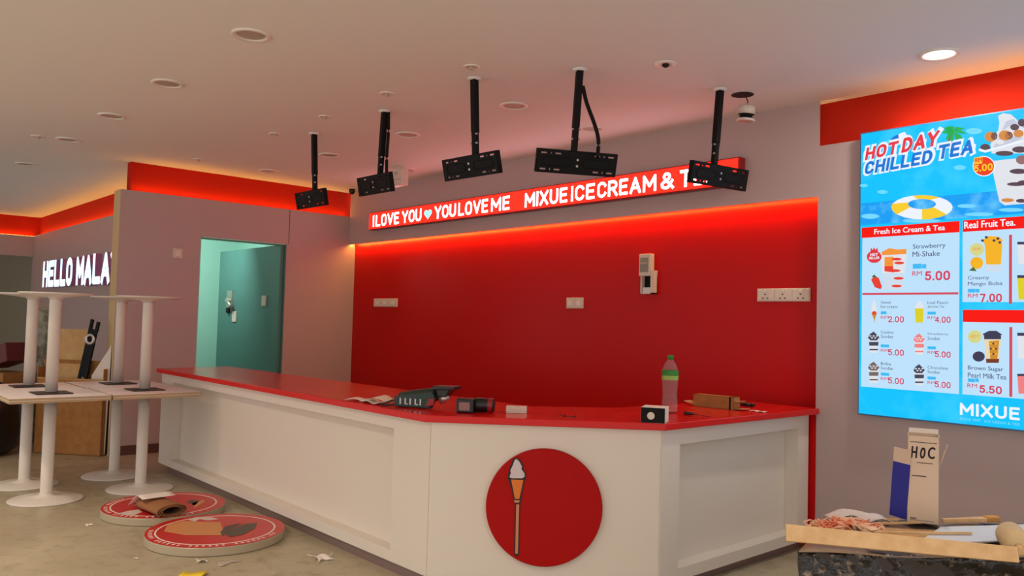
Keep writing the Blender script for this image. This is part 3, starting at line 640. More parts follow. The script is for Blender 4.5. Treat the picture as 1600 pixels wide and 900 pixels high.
spot(-3.635, 2.91, 'small ceiling fitting just above the middle screen mount'); spot(-4.48, 2.882, 'small ceiling fitting just above the second screen mount')
spot(-2.791, 3.637, 'small ceiling fitting left of the right end mount pole', .065, True); spot(-5.342, 2.904, 'small ceiling fitting above and right of the leftmost mount'); spot(-6.163, 2.906, 'small ceiling fitting left of the leftmost mount pole')
spot(-7.767, 2.891, 'small ceiling fitting over the left red band'); spot(-7.843, 1.55, 'small ceiling fitting beside the far left downlight', .06)
# downlight pulled out of its hole, hanging by the wire
hx, hy = -2.809, 4.455
t = thing('hanging_downlight', 'loose downlight dangling on its wire from a ceiling hole', 'ceiling light', (hx, hy, ZC))
MB().lathe([(.07, -.0015), (0, -.0015)], M_HOLE, seg=28).build('ceiling_hole', t)
dp = at_y(1166, 178, 4.46)-Vector((hx, hy, ZC))
MB().tube([(.02, 0, -.003), (dp.x+.01, dp.y, -.05), (dp.x, dp.y, dp.z+.035)], .004, mat('wire_red', (120, 40, 34), .5), 8).build('wire', t)
hh = Matrix.Translation(dp) @ Matrix.Rotation(rad(6), 4, 'Y')
MB(hh).lathe([(0, .05), (.045, .05), (.053, .04), (.053, -.003), (.04, -.005), (.04, -.028), (.05, -.03), (.062, -.042), (.05, -.047), (0, -.044)], M_PLASTIC, seg=28, mats=[M_PLASTIC, M_PLASTIC, M_PLASTIC, M_BLACK, M_BLACK, M_RING, M_RING, M_RING, M_DIFF]).build('lamp_body', t)
# camera in the corner and white box on the fascia
cc = at_y(550, 299, YB-.1)
t = thing('corner_camera', 'small black dome camera in the corner under the ceiling', 'camera', (cc.x, YB-.1, ZC))
MB().lathe([(0, 0), (.036, 0), (.036, -.025), (.033, -.04), (.023, -.056), (0, -.063)], M_BLACKP, seg=24).build('dome', t)
wb = at_y(624, 279, 4.4)
t = thing('wall_junction_box', 'small white box on the ceiling behind the second screen mount', 'electrical box', (wb.x, 4.4, ZC))
zz = wb.z-ZC
MB().box((-.1, -.04, zz-.075), (.1, .04, zz+.085), M_PLASTIC).build('housing', t, bevel=.008)
MB().box((-.03, -.02, zz+.08), (.03, .02, 0), M_PLASTIC).build('ceiling_bracket', t)
MB().box((-.09, -.043, zz-.02), (.09, -.039, zz-.012), M_DIFF).box((-.02, -.044, zz+.03), (.02, -.039, zz+.06), M_DIFF).build('cover_slot', t)

# ------------------------------------------------------------------ sockets and switches
def plate(name, px0, py0, px1, py1, n, label, kind):
    a = at_y(px0, py0, YR-.012); b = at_y(px1, py1, YR-.012); cx = (a.x+b.x)/2; cz = (a.z+b.z)/2; W = b.x-a.x; H = abs(a.z-b.z)
    t = thing(name, label, 'socket', (cx, YR, cz))
    MB().box((-W/2, -.012, -H/2), (W/2, 0, H/2), M_PLASTIC).build('back_plate', t, bevel=.003)
    for k in range(n):
        x0 = -W/2+W*k/n; ww = W/n
        m = MB(); m.box((x0+.006, -.016, -H/2+.008), (x0+ww-.006, -.012, H/2-.008), M_PLASTIC); f = m.build('module', t, bevel=.002)
        if kind == 'outlet':
            s = MB(); c = x0+ww/2
            for dx, dz in ((-.018, -.022), (.018, -.022), (0, .004)): s.box((c+dx-.006, -.0172, dz-.004), (c+dx+.006, -.0158, dz+.004), M_PLATE)
            s.box((c-.008, -.019, .022), (c+.008, -.0155, .038), M_RING); s.build('outlet_switch', f)
        else: m = MB(); m.box((x0+ww*.3, -.019, -.02), (x0+ww*.7, -.0155, .02), M_RING).build('rocker', f)
plate('wall_socket', 584, 466.5, 620, 479.5, 3, 'white socket strip left on the red wall', 'blank')
plate('wall_socket', 885, 465, 910.5, 482, 2, 'white double socket in the middle of the red wall', 'blank')
plate('wall_socket', 1183, 451, 1265.5, 471, 3, 'long white triple socket right on the red wall', 'outlet')
# isolator box
a = at_y(1007.5, 397, YR-.05); t = thing('isolator_box', 'open cream switch box standing proud of the red wall', 'switch box', (a.x, YR, 1.8))
def ib(px, py): q = at_y(px, py, YR-.05); return q.x-a.x, q.z-1.8
x0, z1 = ib(998.5, 397); x1, z0 = ib(1016, 431)
MB().box((x0, -.05, z0), (x1, 0, z1), M_PLASTIC).build('upper_cover', t, bevel=.006)
MB().box((x0+.015, -.053, z0+.03), (x1-.02, -.049, z1-.03), mat('label_grey', (150, 146, 130), .6)).box((x0+.02, -.06, (z0+z1)/2+.005), (x1-.03, -.052, (z0+z1)/2+.02), M_DIFF).build('switch_lever', t)
x0, z1 = ib(1001, 431); x1, z0 = ib(1020.5, 459)
m = MB(); th = .008
m.box((x0, -.05, z0), (x0+th, 0, z1), M_PLASTIC).box((x1-.028, -.05, z0), (x1, 0, z1+.04), M_PLASTIC).box((x0, -.05, z0), (x1, 0, z0+th), M_PLASTIC).box((x0, -.006, z0), (x1, 0, z1), M_BLACK)
m.build('open_lower_box', t); MB().box((x0+.012, -.04, z0+th), (x1-.03, -.008, z0+.05), M_STEEL).build('terminal_block', t)
# switch on left wall
a = at_x(277.5, 396, XL)
t = thing('light_switch', 'cream light switch on the grey left wall beside the doorway', 'switch', (XL, a.y, a.z))
MB().box((0, -.05, -.05), (.012, .05, .05), M_PLASTIC).build('switch_plate', t, bevel=.004); MB().box((.01, -.026, -.03), (.018, .026, .03), M_RING).build('rocker', t, bevel=.002)

# ------------------------------------------------------------------ stacked pedestal tables
TS = .322; ZTB = .737; ZTT = .755
def make_table(name, label):
    t = thing(name, label, 'table', (0, 0, 0), 0, 'stacked white pedestal tables')
    MB().lathe([(0, 0), (.242, 0), (.247, .006), (.235, .013), (.12, .026), (.052, .036), (.042, .05), (0, .05)], M_METALWHITE, seg=56).build('base', t)
    MB().lathe([(.041, .04), (.041, ZTB-.012), (0, ZTB-.012)], M_METALWHITE, seg=32).build('post', t)
    MB().box((-.12, -.12, ZTB-.008), (.12, .12, ZTB-.0005), M_PLATE).build('mounting_plate', t, bevel=.002)
    tp = MB().box((-TS, -TS, ZTB), (TS, TS, ZTT), M_TABLE).build('tabletop', t, bevel=.002)
    e = MB(); k = TS+.001
    for a, b in (((-k, -k), (k, -k+.002)), ((-k, k-.002), (k, k)), ((-k, -k), (-k+.002, k)), ((k-.002, -k), (k, k))): e.box((a[0], a[1], ZTB+.001), (b[0], b[1], ZTT-.002), M_EDGE)
    e.build('edge_band', tp)
    return t
spots = [((-6.665, 1.485), 'front left'), ((-6.673, 2.143), 'front right'), ((-7.315, 1.470), 'rear left'), ((-7.33, 2.135), 'rear right')]
lo_lab = ['white pedestal table standing upright, near left of the four with base in front', 'white pedestal table standing upright, near right of the four beside the counter',
          'white pedestal table standing upright, far left of the four at the photo edge', 'white pedestal table standing upright, far right of the four before the grey wall']
up_lab = ['white pedestal table turned upside down, on top of the near left table', 'white pedestal table turned upside down, on top of the near right table beside the counter',
          'white pedestal table turned upside down, on top of the far left table', 'white pedestal table turned upside down, on top of the far right table']
tb = None
for (xy, _), a, b in zip(spots, lo_lab, up_lab):
    if tb is None: tb = make_table('pedestal_table', a); tb.location = (*xy, 0)
    else: dup(tb, (*xy, 0), a)
    u = dup(tb, (xy[0], xy[1], 2*ZTT+.0006), b); u.rotation_euler = (rad(180), 0, 0)

# ------------------------------------------------------------------ things on the countertop
def on_top(px, py): return at_z(px, py, ZT)
ZTs = ZT+.0008
# papers
p = on_top(577, 629); t = thing('paper_sheets', 'crumpled cream paper sheets on the counter left of the drill', 'paper', (p.x, p.y, ZTs), rad(8))
MB().grid_sheet(lambda u, v: (-.17+.32*u, -.05+.11*v+.02*math.sin(5*u), .004+.012*abs(math.sin(7*u+2*v))), 14, 6, .0015, M_PAPER).build('sheet', t)
MB().grid_sheet(lambda u, v: (.0+.17*u, -.03+.08*v, .02+.028*math.sin(3.1*u)*(.5+.5*v)), 10, 5, .0015, mat('paper_cream', (224, 206, 176), .85)).build('folded_sheet', t)
# cordless drill lying down
p = on_top(662, 638); t = thing('cordless_drill', 'dark green cordless drill lying on its side on the counter', 'power tool', (p.x, p.y, ZTs), rad(26))
BIG = Matrix.Scale(1.22, 4)
M_GREEN = mat('tool_green', (22, 50, 44), .4); M_TOOLRED = mat('tool_red', (150, 20, 24), .4)
m = MB(BIG @ Matrix.Translation((-.02, .02, .052)) @ Matrix.Rotation(rad(-9), 4, 'Y'))
m.lathe([(0, -.12), (.024, -.12), (.031, -.11), (.034, -.02), (.033, .05), (.028, .08), (0, .085)], M_GREEN, seg=20, mx=Matrix.Rotation(rad(90), 4, 'Y')).build('drill_body', t)
m = MB(BIG); m.prism([(-.135, -.008, .003), (.05, -.008, .003), (.075, -.008, .05), (.06, -.008, .08), (.0, -.008, .068), (-.135, -.008, .05)], (0, -.03, 0), M_GREEN); m.build('handle', t, bevel=.006)
for k in range(5):
    m = MB(BIG); m.box((-.105+.026*k, -.0392, .016), (-.098+.026*k, -.0378, .044), M_STEEL)
    if k % 2: m.box((-.105+.026*k, -.0392, .016), (-.088+.026*k, -.0378, .021), M_STEEL)
    m.build('grey_marking', t)
m = MB(BIG); m.prism([(.055, -.03, .088), (.165, -.03, .094), (.162, -.03, .108), (.055, -.03, .106)], (0, .08, 0), M_BLACKP); m.prism([(.075, -.02, .06), (.12, -.02, .06), (.14, -.02, .094), (.07, -.02, .094)], (0, .06, 0), M_BLACKP); m.build('battery', t, bevel=.004)
MB(BIG).lathe([(0, 0), (.02, 0), (.016, .03), (.008, .045), (0, .045)], M_STEEL, seg=16, mx=Matrix.Translation((.085, .0, .042)) @ Matrix.Rotation(rad(70), 4, 'Y')).build('chuck', t)
m = MB(BIG); m.prism([(.03, -.036, .012), (.07, -.036, .02), (.075, -.036, .05), (.045, -.036, .05)], (0, -.006, 0), M_TOOLRED); m.build('trigger', t, bevel=.003)
MB().tube([(-.15, -.01, .03), (-.19, -.02, .035), (-.235, -.03, .014), (-.26, -.035, .0065), (-.22, -.05, .0065), (-.16, -.035, .012)], .005, M_BLACKP, 8).build('wrist_cord', t)
# second tool
p = on_top(736, 645); t = thing('cordless_driver', 'compact black and red cordless driver with square battery end on the counter', 'power tool', (p.x, p.y, ZTs), rad(40))
MB().box((-.075, -.045, 0), (.02, .035, .077), M_BLACKP).build('battery', t, bevel=.008)
MB().box((-.058, -.0465, .015), (-.0, -.0445, .058), mat('driver_label', (150, 110, 105), .5)).build('label', t)
MB().lathe([(0, 0), (.036, 0), (.04, .008), (.04, .05), (.036, .075), (.04, .08), (.04, .1), (.03, .108), (0, .108)], M_BLACKP, seg=24, mx=Matrix.Translation((.015, .02, .041)) @ Matrix.Rotation(rad(90), 4, 'Y'), mats=[M_BLACKP, M_BLACKP, M_BLACKP, M_BLACKP, M_TOOLRED, M_TOOLRED, M_BLACKP, M_BLACKP]).build('motor_housing', t)
# small cream box
p = on_top(807, 645); t = thing('small_box', 'small cream paper carton lying on the counter above the emblem', 'box', (p.x, p.y, ZTs), rad(45))
MB().box((-.056, -.035, 0), (.056, .035, .036), M_PLASTIC).build('carton', t, bevel=.002); MB().box((-.045, -.0358, .009), (.04, -.0349, .011), M_DIFF).box((-.045, -.0358, .018), (.03, -.0349, .02), M_DIFF).box((-.01, -.02, .0358), (.02, .012, .0365), M_DIFF).build('printed_line', t)
# screws
for (px, py, lab) in ((878, 651, 'loose screw lying on the counter edge left of the black box'), (893, 652, 'loose screw lying nearer the black box on the counter')):
    p = on_top(px, py); t = thing('screw', lab, 'screw', (p.x, p.y, ZTs), rad(30+px))
    MB().cyl((-.022, 0, .004), (.022, 0, .003), .003, M_PLATE, 8, .001).build('shank', t); MB().cyl((-.024, 0, .0055), (-.021, 0, .0055), .0055, M_PLATE, 10).build('head', t)
# black box with round sticker
pa, pb_ = on_top(1001, 660), on_top(1039, 662.5); ang = math.atan2(pb_.y-pa.y, pb_.x-pa.x); Wb = (pb_-pa).length; pc = on_top(1057, 658); Db = min(.13, (pc-pb_).length)
t = thing('black_box', 'small black and white carton with round sticker in front of the bottle', 'box', (pa.x, pa.y, ZTs), ang)
MB().box((0, .0, 0), (Wb, Db, .078), M_PAPER).build('carton', t, bevel=.002); MB().box((.001, -.0015, .001), (Wb-.001, .0, .077), M_BLACK).build('black_face', t)
m = MB(Matrix.Translation((Wb*.42, -.0016, .036)) @ Matrix.Rotation(rad(90), 4, 'X')); m.lathe([(0, 0), (.019, 0), (.019, .001), (0, .001)], M_PLASTIC, seg=28, smooth=False); m.build('round_sticker', t)
# bottle
p = on_top(1046, 645); t = thing('water_bottle', 'clear plastic water bottle with green cap and label on the counter', 'bottle', (p.x, p.y, ZTs))
M_PET = mat('clear_plastic', (250, 250, 250), .12, trans=.95, ior=1.2); M_GCAP = mat('bottle_green', (46, 128, 30), .4)
pr2 = [(0, .004), (.03, 0), (.043, .004), (.046, .012)]
for k in range(9):
    z = .02+.017*k; w2 = .046-.004*math.exp(-((z-.10)/.035)**2); pr2 += [(w2, z), (w2-.0022, z+.006), (w2-.0022, z+.009), (w2, z+.014)]
pr2 += [(.046, .18), (.046, .235), (.044, .25), (.034, .275), (.02, .296), (.0155, .302), (.0155, .318)]
inn = [(max(0, r-.0012), z+(.002 if i < 3 else 0)) for i, (r, z) in enumerate(pr2)][::-1]
MB().lathe(pr2+inn, M_PET, seg=40).build('bottle_body', t)
MB().lathe([(0, .328), (.0165, .328), (.0175, .326), (.0175, .305), (.0165, .304), (.0165, .303)], M_GCAP, seg=24).build('cap', t)
lb = MB(); lb.lathe([(.0468, .188), (.0470, .189), (.0470, .212), (.0470, .243), (.0465, .2435)], M_GCAP, seg=40, mats=[mat('label_light', (150, 190, 90), .5), mat('label_light', (150, 190, 90), .5), M_GCAP, M_GCAP]); lb = lb.build('label', t)
# long carton and marker
pa, pb_ = on_top(1079, 634), on_top(1146, 641); ang = math.atan2(pb_.y-pa.y, pb_.x-pa.x); Wb = (pb_-pa).length
t = thing('long_carton', 'long open brown cardboard carton with black tape on the counter by the wall', 'box', (pa.x, pa.y, ZTs), ang)
m = MB(); h_ = .075; D = .075
m.box((.02, 0, 0), (Wb, .003, h_), M_CARD).box((.02, D-.003, 0), (Wb, D, h_), M_CARD).box((.02, 0, 0), (Wb, D, .003), M_CARD).box((Wb-.003, 0, 0), (Wb, D, h_), M_CARD).box((.02, .0, h_-.003), (Wb, D, h_), M_CARD)
m.build('carton', t); m = MB(Matrix.Translation((.02, 0, .012)) @ Matrix.Rotation(rad(12), 4, 'Y')); m.box((-.07, 0, -.002), (0, D, .001), M_CARDL).build('end_flap', t)
MB().box((Wb-.03, -.001, -.0005), (Wb-.018, D+.001, h_+.001), M_BLACK).build('tape', t)
m = MB(Matrix.Translation((Wb, 0, .004)) @ Matrix.Rotation(rad(-5), 4, 'Y')); m.box((0, 0, 0), (.07, D, .002), M_CARDL); m.box((0, 0, .045), (.045, D, .047), M_CARDL); m.build('open_flap', t)
p = on_top(1166, 635); t = thing('marker_pen', 'black marker pen lying at the end of the carton', 'pen', (p.x, p.y, ZTs), ang+.1)
MB().cyl((-.035, 0, .012), (.03, 0, .012), .0115, M_BLACKP, 14).build('barrel', t); MB().cyl((.03, 0, .012), (.055, 0, .012), .012, M_BLACKP, 14, .009).build('cap', t)
pa, pb_ = on_top(1066, 648), on_top(1108, 652); ang = math.atan2(pb_.y-pa.y, pb_.x-pa.x); p = (pa+pb_)/2
t = thing('screwdriver', 'thin dark screwdriver lying on the red counter beside the bottle', 'screwdriver', (p.x, p.y, ZTs), ang)
MB().lathe([(0, 0), (.008, 0), (.010, .01), (.008, .05), (.006, .06), (0, .06)], M_PLATE, seg=14, mx=Matrix.Translation((-.07, 0, .0105)) @ Matrix.Rotation(rad(90), 4, 'Y')).build('handle', t)
MB().cyl((-.01, 0, .0095), (.09, 0, .0035), .003, M_TOOLRED, 8).build('shaft', t)
p = on_top(1185, 644); t = thing('plastic_scrap', 'small clear scrap lying near the counter end', 'scrap', (p.x, p.y, ZTs))
MB().grid_sheet(lambda u, v: (-.05+.1*u, -.02+.04*v, .002+.006*abs(math.sin(6*u+3*v))), 8, 4, .001, M_PAPER).build('scrap', t)

# ------------------------------------------------------------------ round sign discs on the floor
M_ACRY = mat('acrylic_edge', (178, 164, 140), .3)
def floor_disc(px, py, r, label, rot):
    p = at_z(px, py, .054); t = thing('round_sign', label, 'sign', (p.x, p.y, 0), rot, 'round red signs lying on the floor')
    MB().lathe([(0, .001), (r-.005, .001), (r, .005), (r, .048), (r-.003, .052), (0, .052)], M_ACRY, seg=72, smooth=False).build('edge_body', t)
    f = MB().lathe([(r-.003, .0525), (r-.003, .0545), (0, .0545)], mat('sign_face_red', (196, 30, 26), .35), seg=72, smooth=False).build('red_face', t)
    rg = MB(); rg.lathe([(r*.86, .0546), (r*.86, .0552), (r*.835, .0552), (r*.835, .0546)], M_PAPER, seg=72); rg.build('white_ring', f)
    tx_ = MB()
    for k in range(30):
        if k % 7 == 6: continue
        a = rad(190+160*k/29); c, s_ = math.cos(a), math.sin(a); rr = r*.89; hgt = r*.06; wd = r*.03
        tx_.prism([(c*rr+s_*wd, s_*rr-c*wd, .0548), (c*(rr+hgt)+s_*wd, s_*(rr+hgt)-c*wd, .0548), (c*(rr+hgt), s_*(rr+hgt), .0548), (c*rr, s_*rr, .0548)], (0, 0, .0004), M_PAPER)
    tx_.build('ring_marking', f)
    return t, f, p
d1, f1, pp1 = floor_disc(257, 788, .40, 'round red sign on the floor with a paper roll lying on it', rad(20))
d2, f2, pp2 = floor_disc(338, 827, .41, 'round red sign on the floor printed with an orange cone, nothing on it', rad(50))
def on_disc(px, py, base, obj): q = at_z(px, py, .056)-base; return Matrix.Rotation(-obj.rotation_euler.z, 3, 'Z') @ Vector((q.x, q.y, 0))
def dprint(pxs, m, base, obj, f, name, z=.0553):
    mb = MB(); pts = [on_disc(x, y, base, obj) for x, y in pxs]; mb.prism([(q.x, q.y, z) for q in pts], (0, 0, .0006), m); return mb.build(name, f)
M_TAN = mat('print_tan', (206, 138, 84), .5); M_DKG = mat('print_dark', (84, 72, 62), .5); M_PNK = mat('print_pale', (216, 196, 186), .5)
dprint([(256, 830), (262, 820), (285, 814), (345, 816), (350, 836), (290, 836)], M_TAN, pp2, d2, f2, 'printed_cone')
dprint([(350, 834), (362, 826), (385, 818), (402, 817), (398, 826), (380, 835), (360, 839)], M_DKG, pp2, d2, f2, 'printed_oval', .0555)
dprint([(344, 832), (352, 822), (370, 818), (378, 818), (362, 825), (352, 833), (348, 838)], M_DKG, pp2, d2, f2, 'printed_stroke', .0554)
dprint([(294, 812), (305, 808), (330, 808), (342, 811), (325, 813), (312, 811), (304, 815)], M_PNK, pp2, d2, f2, 'printed_cream')
dprint([(186, 802), (200, 798), (217, 796), (222, 800), (206, 806), (192, 804)], M_PNK, pp1, d1, f1, 'printed_cream')
dprint([(292, 784), (300, 781), (312, 782), (304, 790)], M_DKG, pp1, d1, f1, 'printed_oval'); dprint([(300, 786), (318, 781), (321, 783), (304, 794)], M_TAN, pp1, d1, f1, 'printed_cone')
# rolled paper on the first disc
p = at_z(252, 800, .056); t = thing('paper_roll', 'roll of brown wrapping paper with white flap on the round sign', 'paper roll', (p.x, p.y, .0562), rad(95))
def spiral(u, v):
    a = u*2*math.pi*2.6; r = .042+.028*u; return (-.16+.33*v, math.cos(a)*r*1.5, .045+math.sin(a)*r*.62)
m = MB(); zmin = min(spiral(i/60, 0)[2] for i in range(61)); m.mx = Matrix.Translation((0, 0, -zmin+.002)) @ Matrix.Rotation(rad(-90), 4, 'Z')
m.grid_sheet(spiral, 70, 4, .004, mat('brown_paper', (150, 98, 58), .8), mat('brown_paper_in', (110, 74, 46), .8)); m.build('roll', t)
m = MB(); m.grid_sheet(lambda u, v: (-.12+.22*v+.02*u, .02+.27*u, .094+.008*math.sin(4*u)-.09*max(0, u-.45)**1.0*1.6), 10, 6, .002, M_PAPER); m.mx = Matrix(); m.build('white_flap', t)

# floor litter
def scrap(px, py, size, label, m, seed, cat='scrap', hgt=.02):
    p = at_z(px, py, 0); rnd = random.Random(seed); t = thing('paper_scrap', label, cat, (p.x, p.y, .0005), rnd.random()*6, None)
    a, b = rnd.random()*6, rnd.random()*6
    MB().grid_sheet(lambda u, v: ((u-.5)*size*(1+.4*math.sin(a+4*v)), (v-.5)*size*.7*(1+.5*math.sin(b+5*u)), .002+hgt*abs(math.sin(a+5*u+2*v))*(.4+.6*v)), 8, 6, .0012, m).build('sheet', t)
scrap(505, 875, .12, 'crumpled white paper scrap on the floor beside the counter kick', M_PAPER, 3, hgt=.03)
scrap(316, 878, .055, 'torn white scrap on the floor in front of the lower round sign', M_PAPER, 5, hgt=.02); scrap(356, 879, .1, 'flat pale scrap on the floor in front of the lower sign', M_DIFF, 6, hgt=.002)
scrap(140, 821, .035, 'tiny white chip on the floor left of the signs', M_PAPER, 8, hgt=.008); scrap(213, 873, .025, 'tiny white chip on the open floor below the signs', M_PAPER, 9, hgt=.006)
p = at_z(301, 900, 0); t = thing('yellow_card', 'yellow card lying on the floor at the bottom edge of the photo', 'card', (p.x, p.y, .0006), rad(50))
MB().grid_sheet(lambda u, v: (-.065+.13*u, -.05+.1*v, .002+.02*abs(u-.3)), 6, 2, .0015, mat('yellow_card', (236, 204, 40), .6)).build('card', t)

# ------------------------------------------------------------------ boxes and rubbish in the alcove corner
p = at_z(165, 714, 0); q = at_z(52, 707, 0); ang = math.atan2(p.y-q.y, p.x-q.x); Wd = (p-q).length
t = thing('cardboard_box', 'large brown cardboard box standing behind the stacked tables', 'box', (q.x, q.y, 0), ang)
H_ = .83; D_ = .1; Wd -= .06
m = MB(); m.box((0, 0, .001), (Wd, .006, H_-.1), M_CARD).box((0, D_-.006, .001), (Wd, D_, H_), M_CARD).box((0, 0, .001), (.006, D_, H_), M_CARD).box((Wd-.006, 0, .001), (Wd, D_, H_), M_CARD).box((0, 0, .001), (Wd, D_, .008), M_CARD)
m.build('carton', t)
m = MB(Matrix.Translation((0, 0, H_-.1)) @ Matrix.Rotation(rad(-158), 4, 'X')); m.box((0, 0, 0), (Wd, .005, .14), M_CARDL); m.build('front_flap', t)
m = MB(Matrix.Translation((0, D_, H_)) @ Matrix.Rotation(rad(25), 4, 'X')); m.box((0, -.005, -.001), (Wd, 0, .08), M_CARD); m.build('rear_flap', t)
boxM = Matrix.Translation((q.x, q.y, 0)) @ Matrix.Rotation(ang, 4, 'Z')
def inb(x, y, z): return boxM @ Vector((x, y, z))
# sheets and tools standing in the box
o = inb(.12, .078, .012); t = thing('cardboard_sheet', 'pale cardboard sheet standing up out of the brown box', 'cardboard', o, ang)
m = MB(); m.box((0, 0, .005), (.37, .008, 1.19), M_CARDL); m.build('sheet', t)
o = inb(.33, .02, .012); t = thing('black_bracket', 'black metal arm with round steel joint leaning in the box', 'bracket', o, ang)
m = MB(Matrix.Rotation(rad(11), 4, 'Y')); m.box((-.05, 0, .02), (-.018, .02, .95), M_BLACK); m.box((.02, 0, .02), (.05, .02, 1.1), M_BLACK); m.box((-.05, .001, .75), (.05, .019, 1.22), M_BLACK); m.box((-.05, 0, 1.2), (-.015, .02, 1.31), M_BLACK); m.box((.02, 0, 1.2), (.055, .02, 1.3), M_BLACK); m.build('arm', t, bevel=.006)
m = MB(Matrix.Rotation(rad(11), 4, 'Y') @ Matrix.Translation((0, -.002, 1.12)) @ Matrix.Rotation(rad(90), 4, 'X')); m.lathe([(.028, 0), (.055, 0), (.055, .012), (.028, .012), (.028, 0)], M_STEEL, seg=24); m.build('steel_joint', t)
o = inb(.53, .052, .012); t = thing('white_offcut', 'pointed white board offcut with black edge leaning in the box', 'board', o, ang)
m = MB(); m.prism([(-.03, 0, .002), (.2, 0, .002), (.22, 0, 1.05), (.02, 0, .75)], (0, .014, 0), M_PAPER); m.build('board', t)
m = MB(); m.prism([(.2, .001, .002), (.245, .001, .002), (.245, .001, .95), (.222, .001, 1.05)], (0, .012, 0), M_BLACK); m.build('black_edge', t)
# plastic wrapped roll
p = at_z(50, 700, 0); t = thing('wrapped_roll', 'tall grey bundle wrapped in clear plastic behind the tables', 'roll', (p.x-.56, p.y+.17, 0))
M_FILM = mat('plastic_film', (128, 128, 108), .25, noise=(16, (168, 166, 146), .42, .62), bump=(22, .8))
m = MB(); m.lathe([(0, .002), (.2, .002), (.21, .03), (.19, .35), (.17, .7), (.14, 1.05), (.11, 1.3), (.07, 1.4), (0, 1.42)], M_FILM, seg=28)
m.build('bundle', t)
# black bags and red flat on the left
p = at_z(14, 715, 0); t = thing('rubbish_bag', 'big black rubbish bag behind the far left table', 'bag', (p.x-.32, p.y-.22, 0))
m = MB(); m.lathe([(0, .002), (.24, .002), (.33, .06), (.37, .25), (.36, .45), (.30, .6), (.18, .68), (.09, .7), (0, .71)], mat('black_film', (16, 16, 18), .3, bump=(7, 1.0)), seg=32); bg_ = m.build('bag', t)
p = at_z(14, 690, .66); t = thing('red_carton', 'dark red carton lying on the black bags at the left edge', 'box', (-9.62, 1.72, .0), rad(20))
m = MB(Matrix.Translation((0, 0, .9)) @ Matrix.Rotation(rad(-14), 4, 'Y')); m.box((-.2, -.12, -.09), (.2, .12, .1), mat('dark_red_card', (96, 20, 20), .6)); m.build('carton', t, bevel=.004)
MB().box((-.22, -.14, .002), (.2, .14, .74), M_CARD).build('cardboard_stack', t)

# ------------------------------------------------------------------ wrapped stack with rubbish, right foreground
PZ = .55; O = Vector((-1.53, 2.93, 0)); PA = rad(45)
PMI = (Matrix.Translation(O) @ Matrix.Rotation(PA, 4, 'Z')).inverted()
def pile(px, py, z): return PMI @ at_z(px, py, z)
def pthing(name, label, cat, px, py, z, rz=0, group=None):
    p = at_z(px, py, z); return thing(name, label, cat, (p.x, p.y, z), PA+rz, group)
t = thing('wrapped_stack', 'low stack wrapped in shiny black stretch film at the right front', 'stack', O, PA)
M_WRAP = mat('stretch_film', (30, 24, 20), .16, noise=(34, (150, 128, 104), .56, .74), bump=(30, 1))  # pale noise paints streaky reflections into the black film colour
rnd = random.Random(4); m = MB()
def wrap(u, v):
    x = -.04+1.35*u; return (x, -.016*abs(math.sin(41*u+13*v))*(.4+.6*math.sin(9*u)**2)-.012*math.sin(17*v+5*u), .004+(PZ-.01)*v)
m.grid_sheet(wrap, 110, 24, .01, M_WRAP); m.build('film_front', t)
MB().prism([(-.03, .004, .002), (1.3, .004, .002), (1.3, .6, .002), (.31, .6, .002)], (0, 0, PZ-.006), mat('stack_inside', (58, 48, 42), .6)).build('stacked_boards', t, bevel=.01)
m = MB(); m.grid_sheet(lambda u, v: (-.04+.34*v+(1.35-.34*v)*u, -.005+.61*v, PZ-.002+.004*math.sin(17*u+6*v)), 40, 12, .004, mat('stack_paper', (150, 124, 100), .6, noise=(3, (128, 106, 86), .4, .6))); m.build('film_top', t)
Zp = PZ+.005
# plank across the front edge
a, b = at_z(1228, 850, Zp), at_z(1592, 884, Zp); ang = math.atan2(b.y-a.y, b.x-a.x)
t = thing('wooden_plank', 'long pale wooden plank lying across the front of the wrapped stack', 'plank', (a.x, a.y, Zp+.003), ang)
Lp = (b-a).length
m = MB(Matrix.Rotation(rad(62), 4, 'X')); m.prism([(0, 0, 0), (0, .066, 0), (Lp, .056, 0), (Lp, 0, 0)], (0, 0, .012), M_WOOD); pk = m.build('plank', t, bevel=.002)
pk.location.z = .006
MB().box((.3, .02, .0), (.36, .05, .012), M_WOOD).build('support_block', t)
# standing carton HOC and blue face
a, b = at_z(1417, 817, Zp), at_z(1460, 817, Zp); ang = math.atan2((a.y+b.y)/2, (a.x+b.x)/2)-rad(90); Wb = (b-a).length*.97
t = thing('tall_carton', 'tall open white carton with HOC handwriting and blue side standing on the stack', 'box', (a.x, a.y, Zp+.006), ang)
Hb = .375; M_CREAMB = mat('cream_board', (222, 196, 172), .7); M_BLUEB = mat('blue_print', (30, 34, 150), .5)
dpt = Wb
m = MB(); e = .003
m.box((0, 0, 0), (Wb, e, Hb), M_CREAMB).box((0, dpt-e, 0), (Wb, dpt, Hb), M_CREAMB).box((0, 0, 0), (e, dpt, Hb), M_CREAMB).box((Wb-e, 0, 0), (Wb, dpt, Hb), M_CREAMB).box((0, 0, 0), (Wb, dpt, e), M_CREAMB)
m.build('carton', t)
m = MB(Matrix.Rotation(rad(148), 4, 'Z') @ Matrix.Rotation(rad(-4), 4, 'Y')); m.box((0.004, -.003, .006), (.085, 0, Hb*.66), M_BLUEB); m.box((0.004, -.003, Hb*.66), (.085, 0, Hb*.83), M_CREAMB); m.build('blue_flap', t)
m = MB(Matrix.Translation((0, dpt, Hb)) @ Matrix.Rotation(rad(-24), 4, 'X')); m.box((.004, -.002, -.0), (Wb-.002, 0, .022), M_PAPER); m.build('top_flap', t)
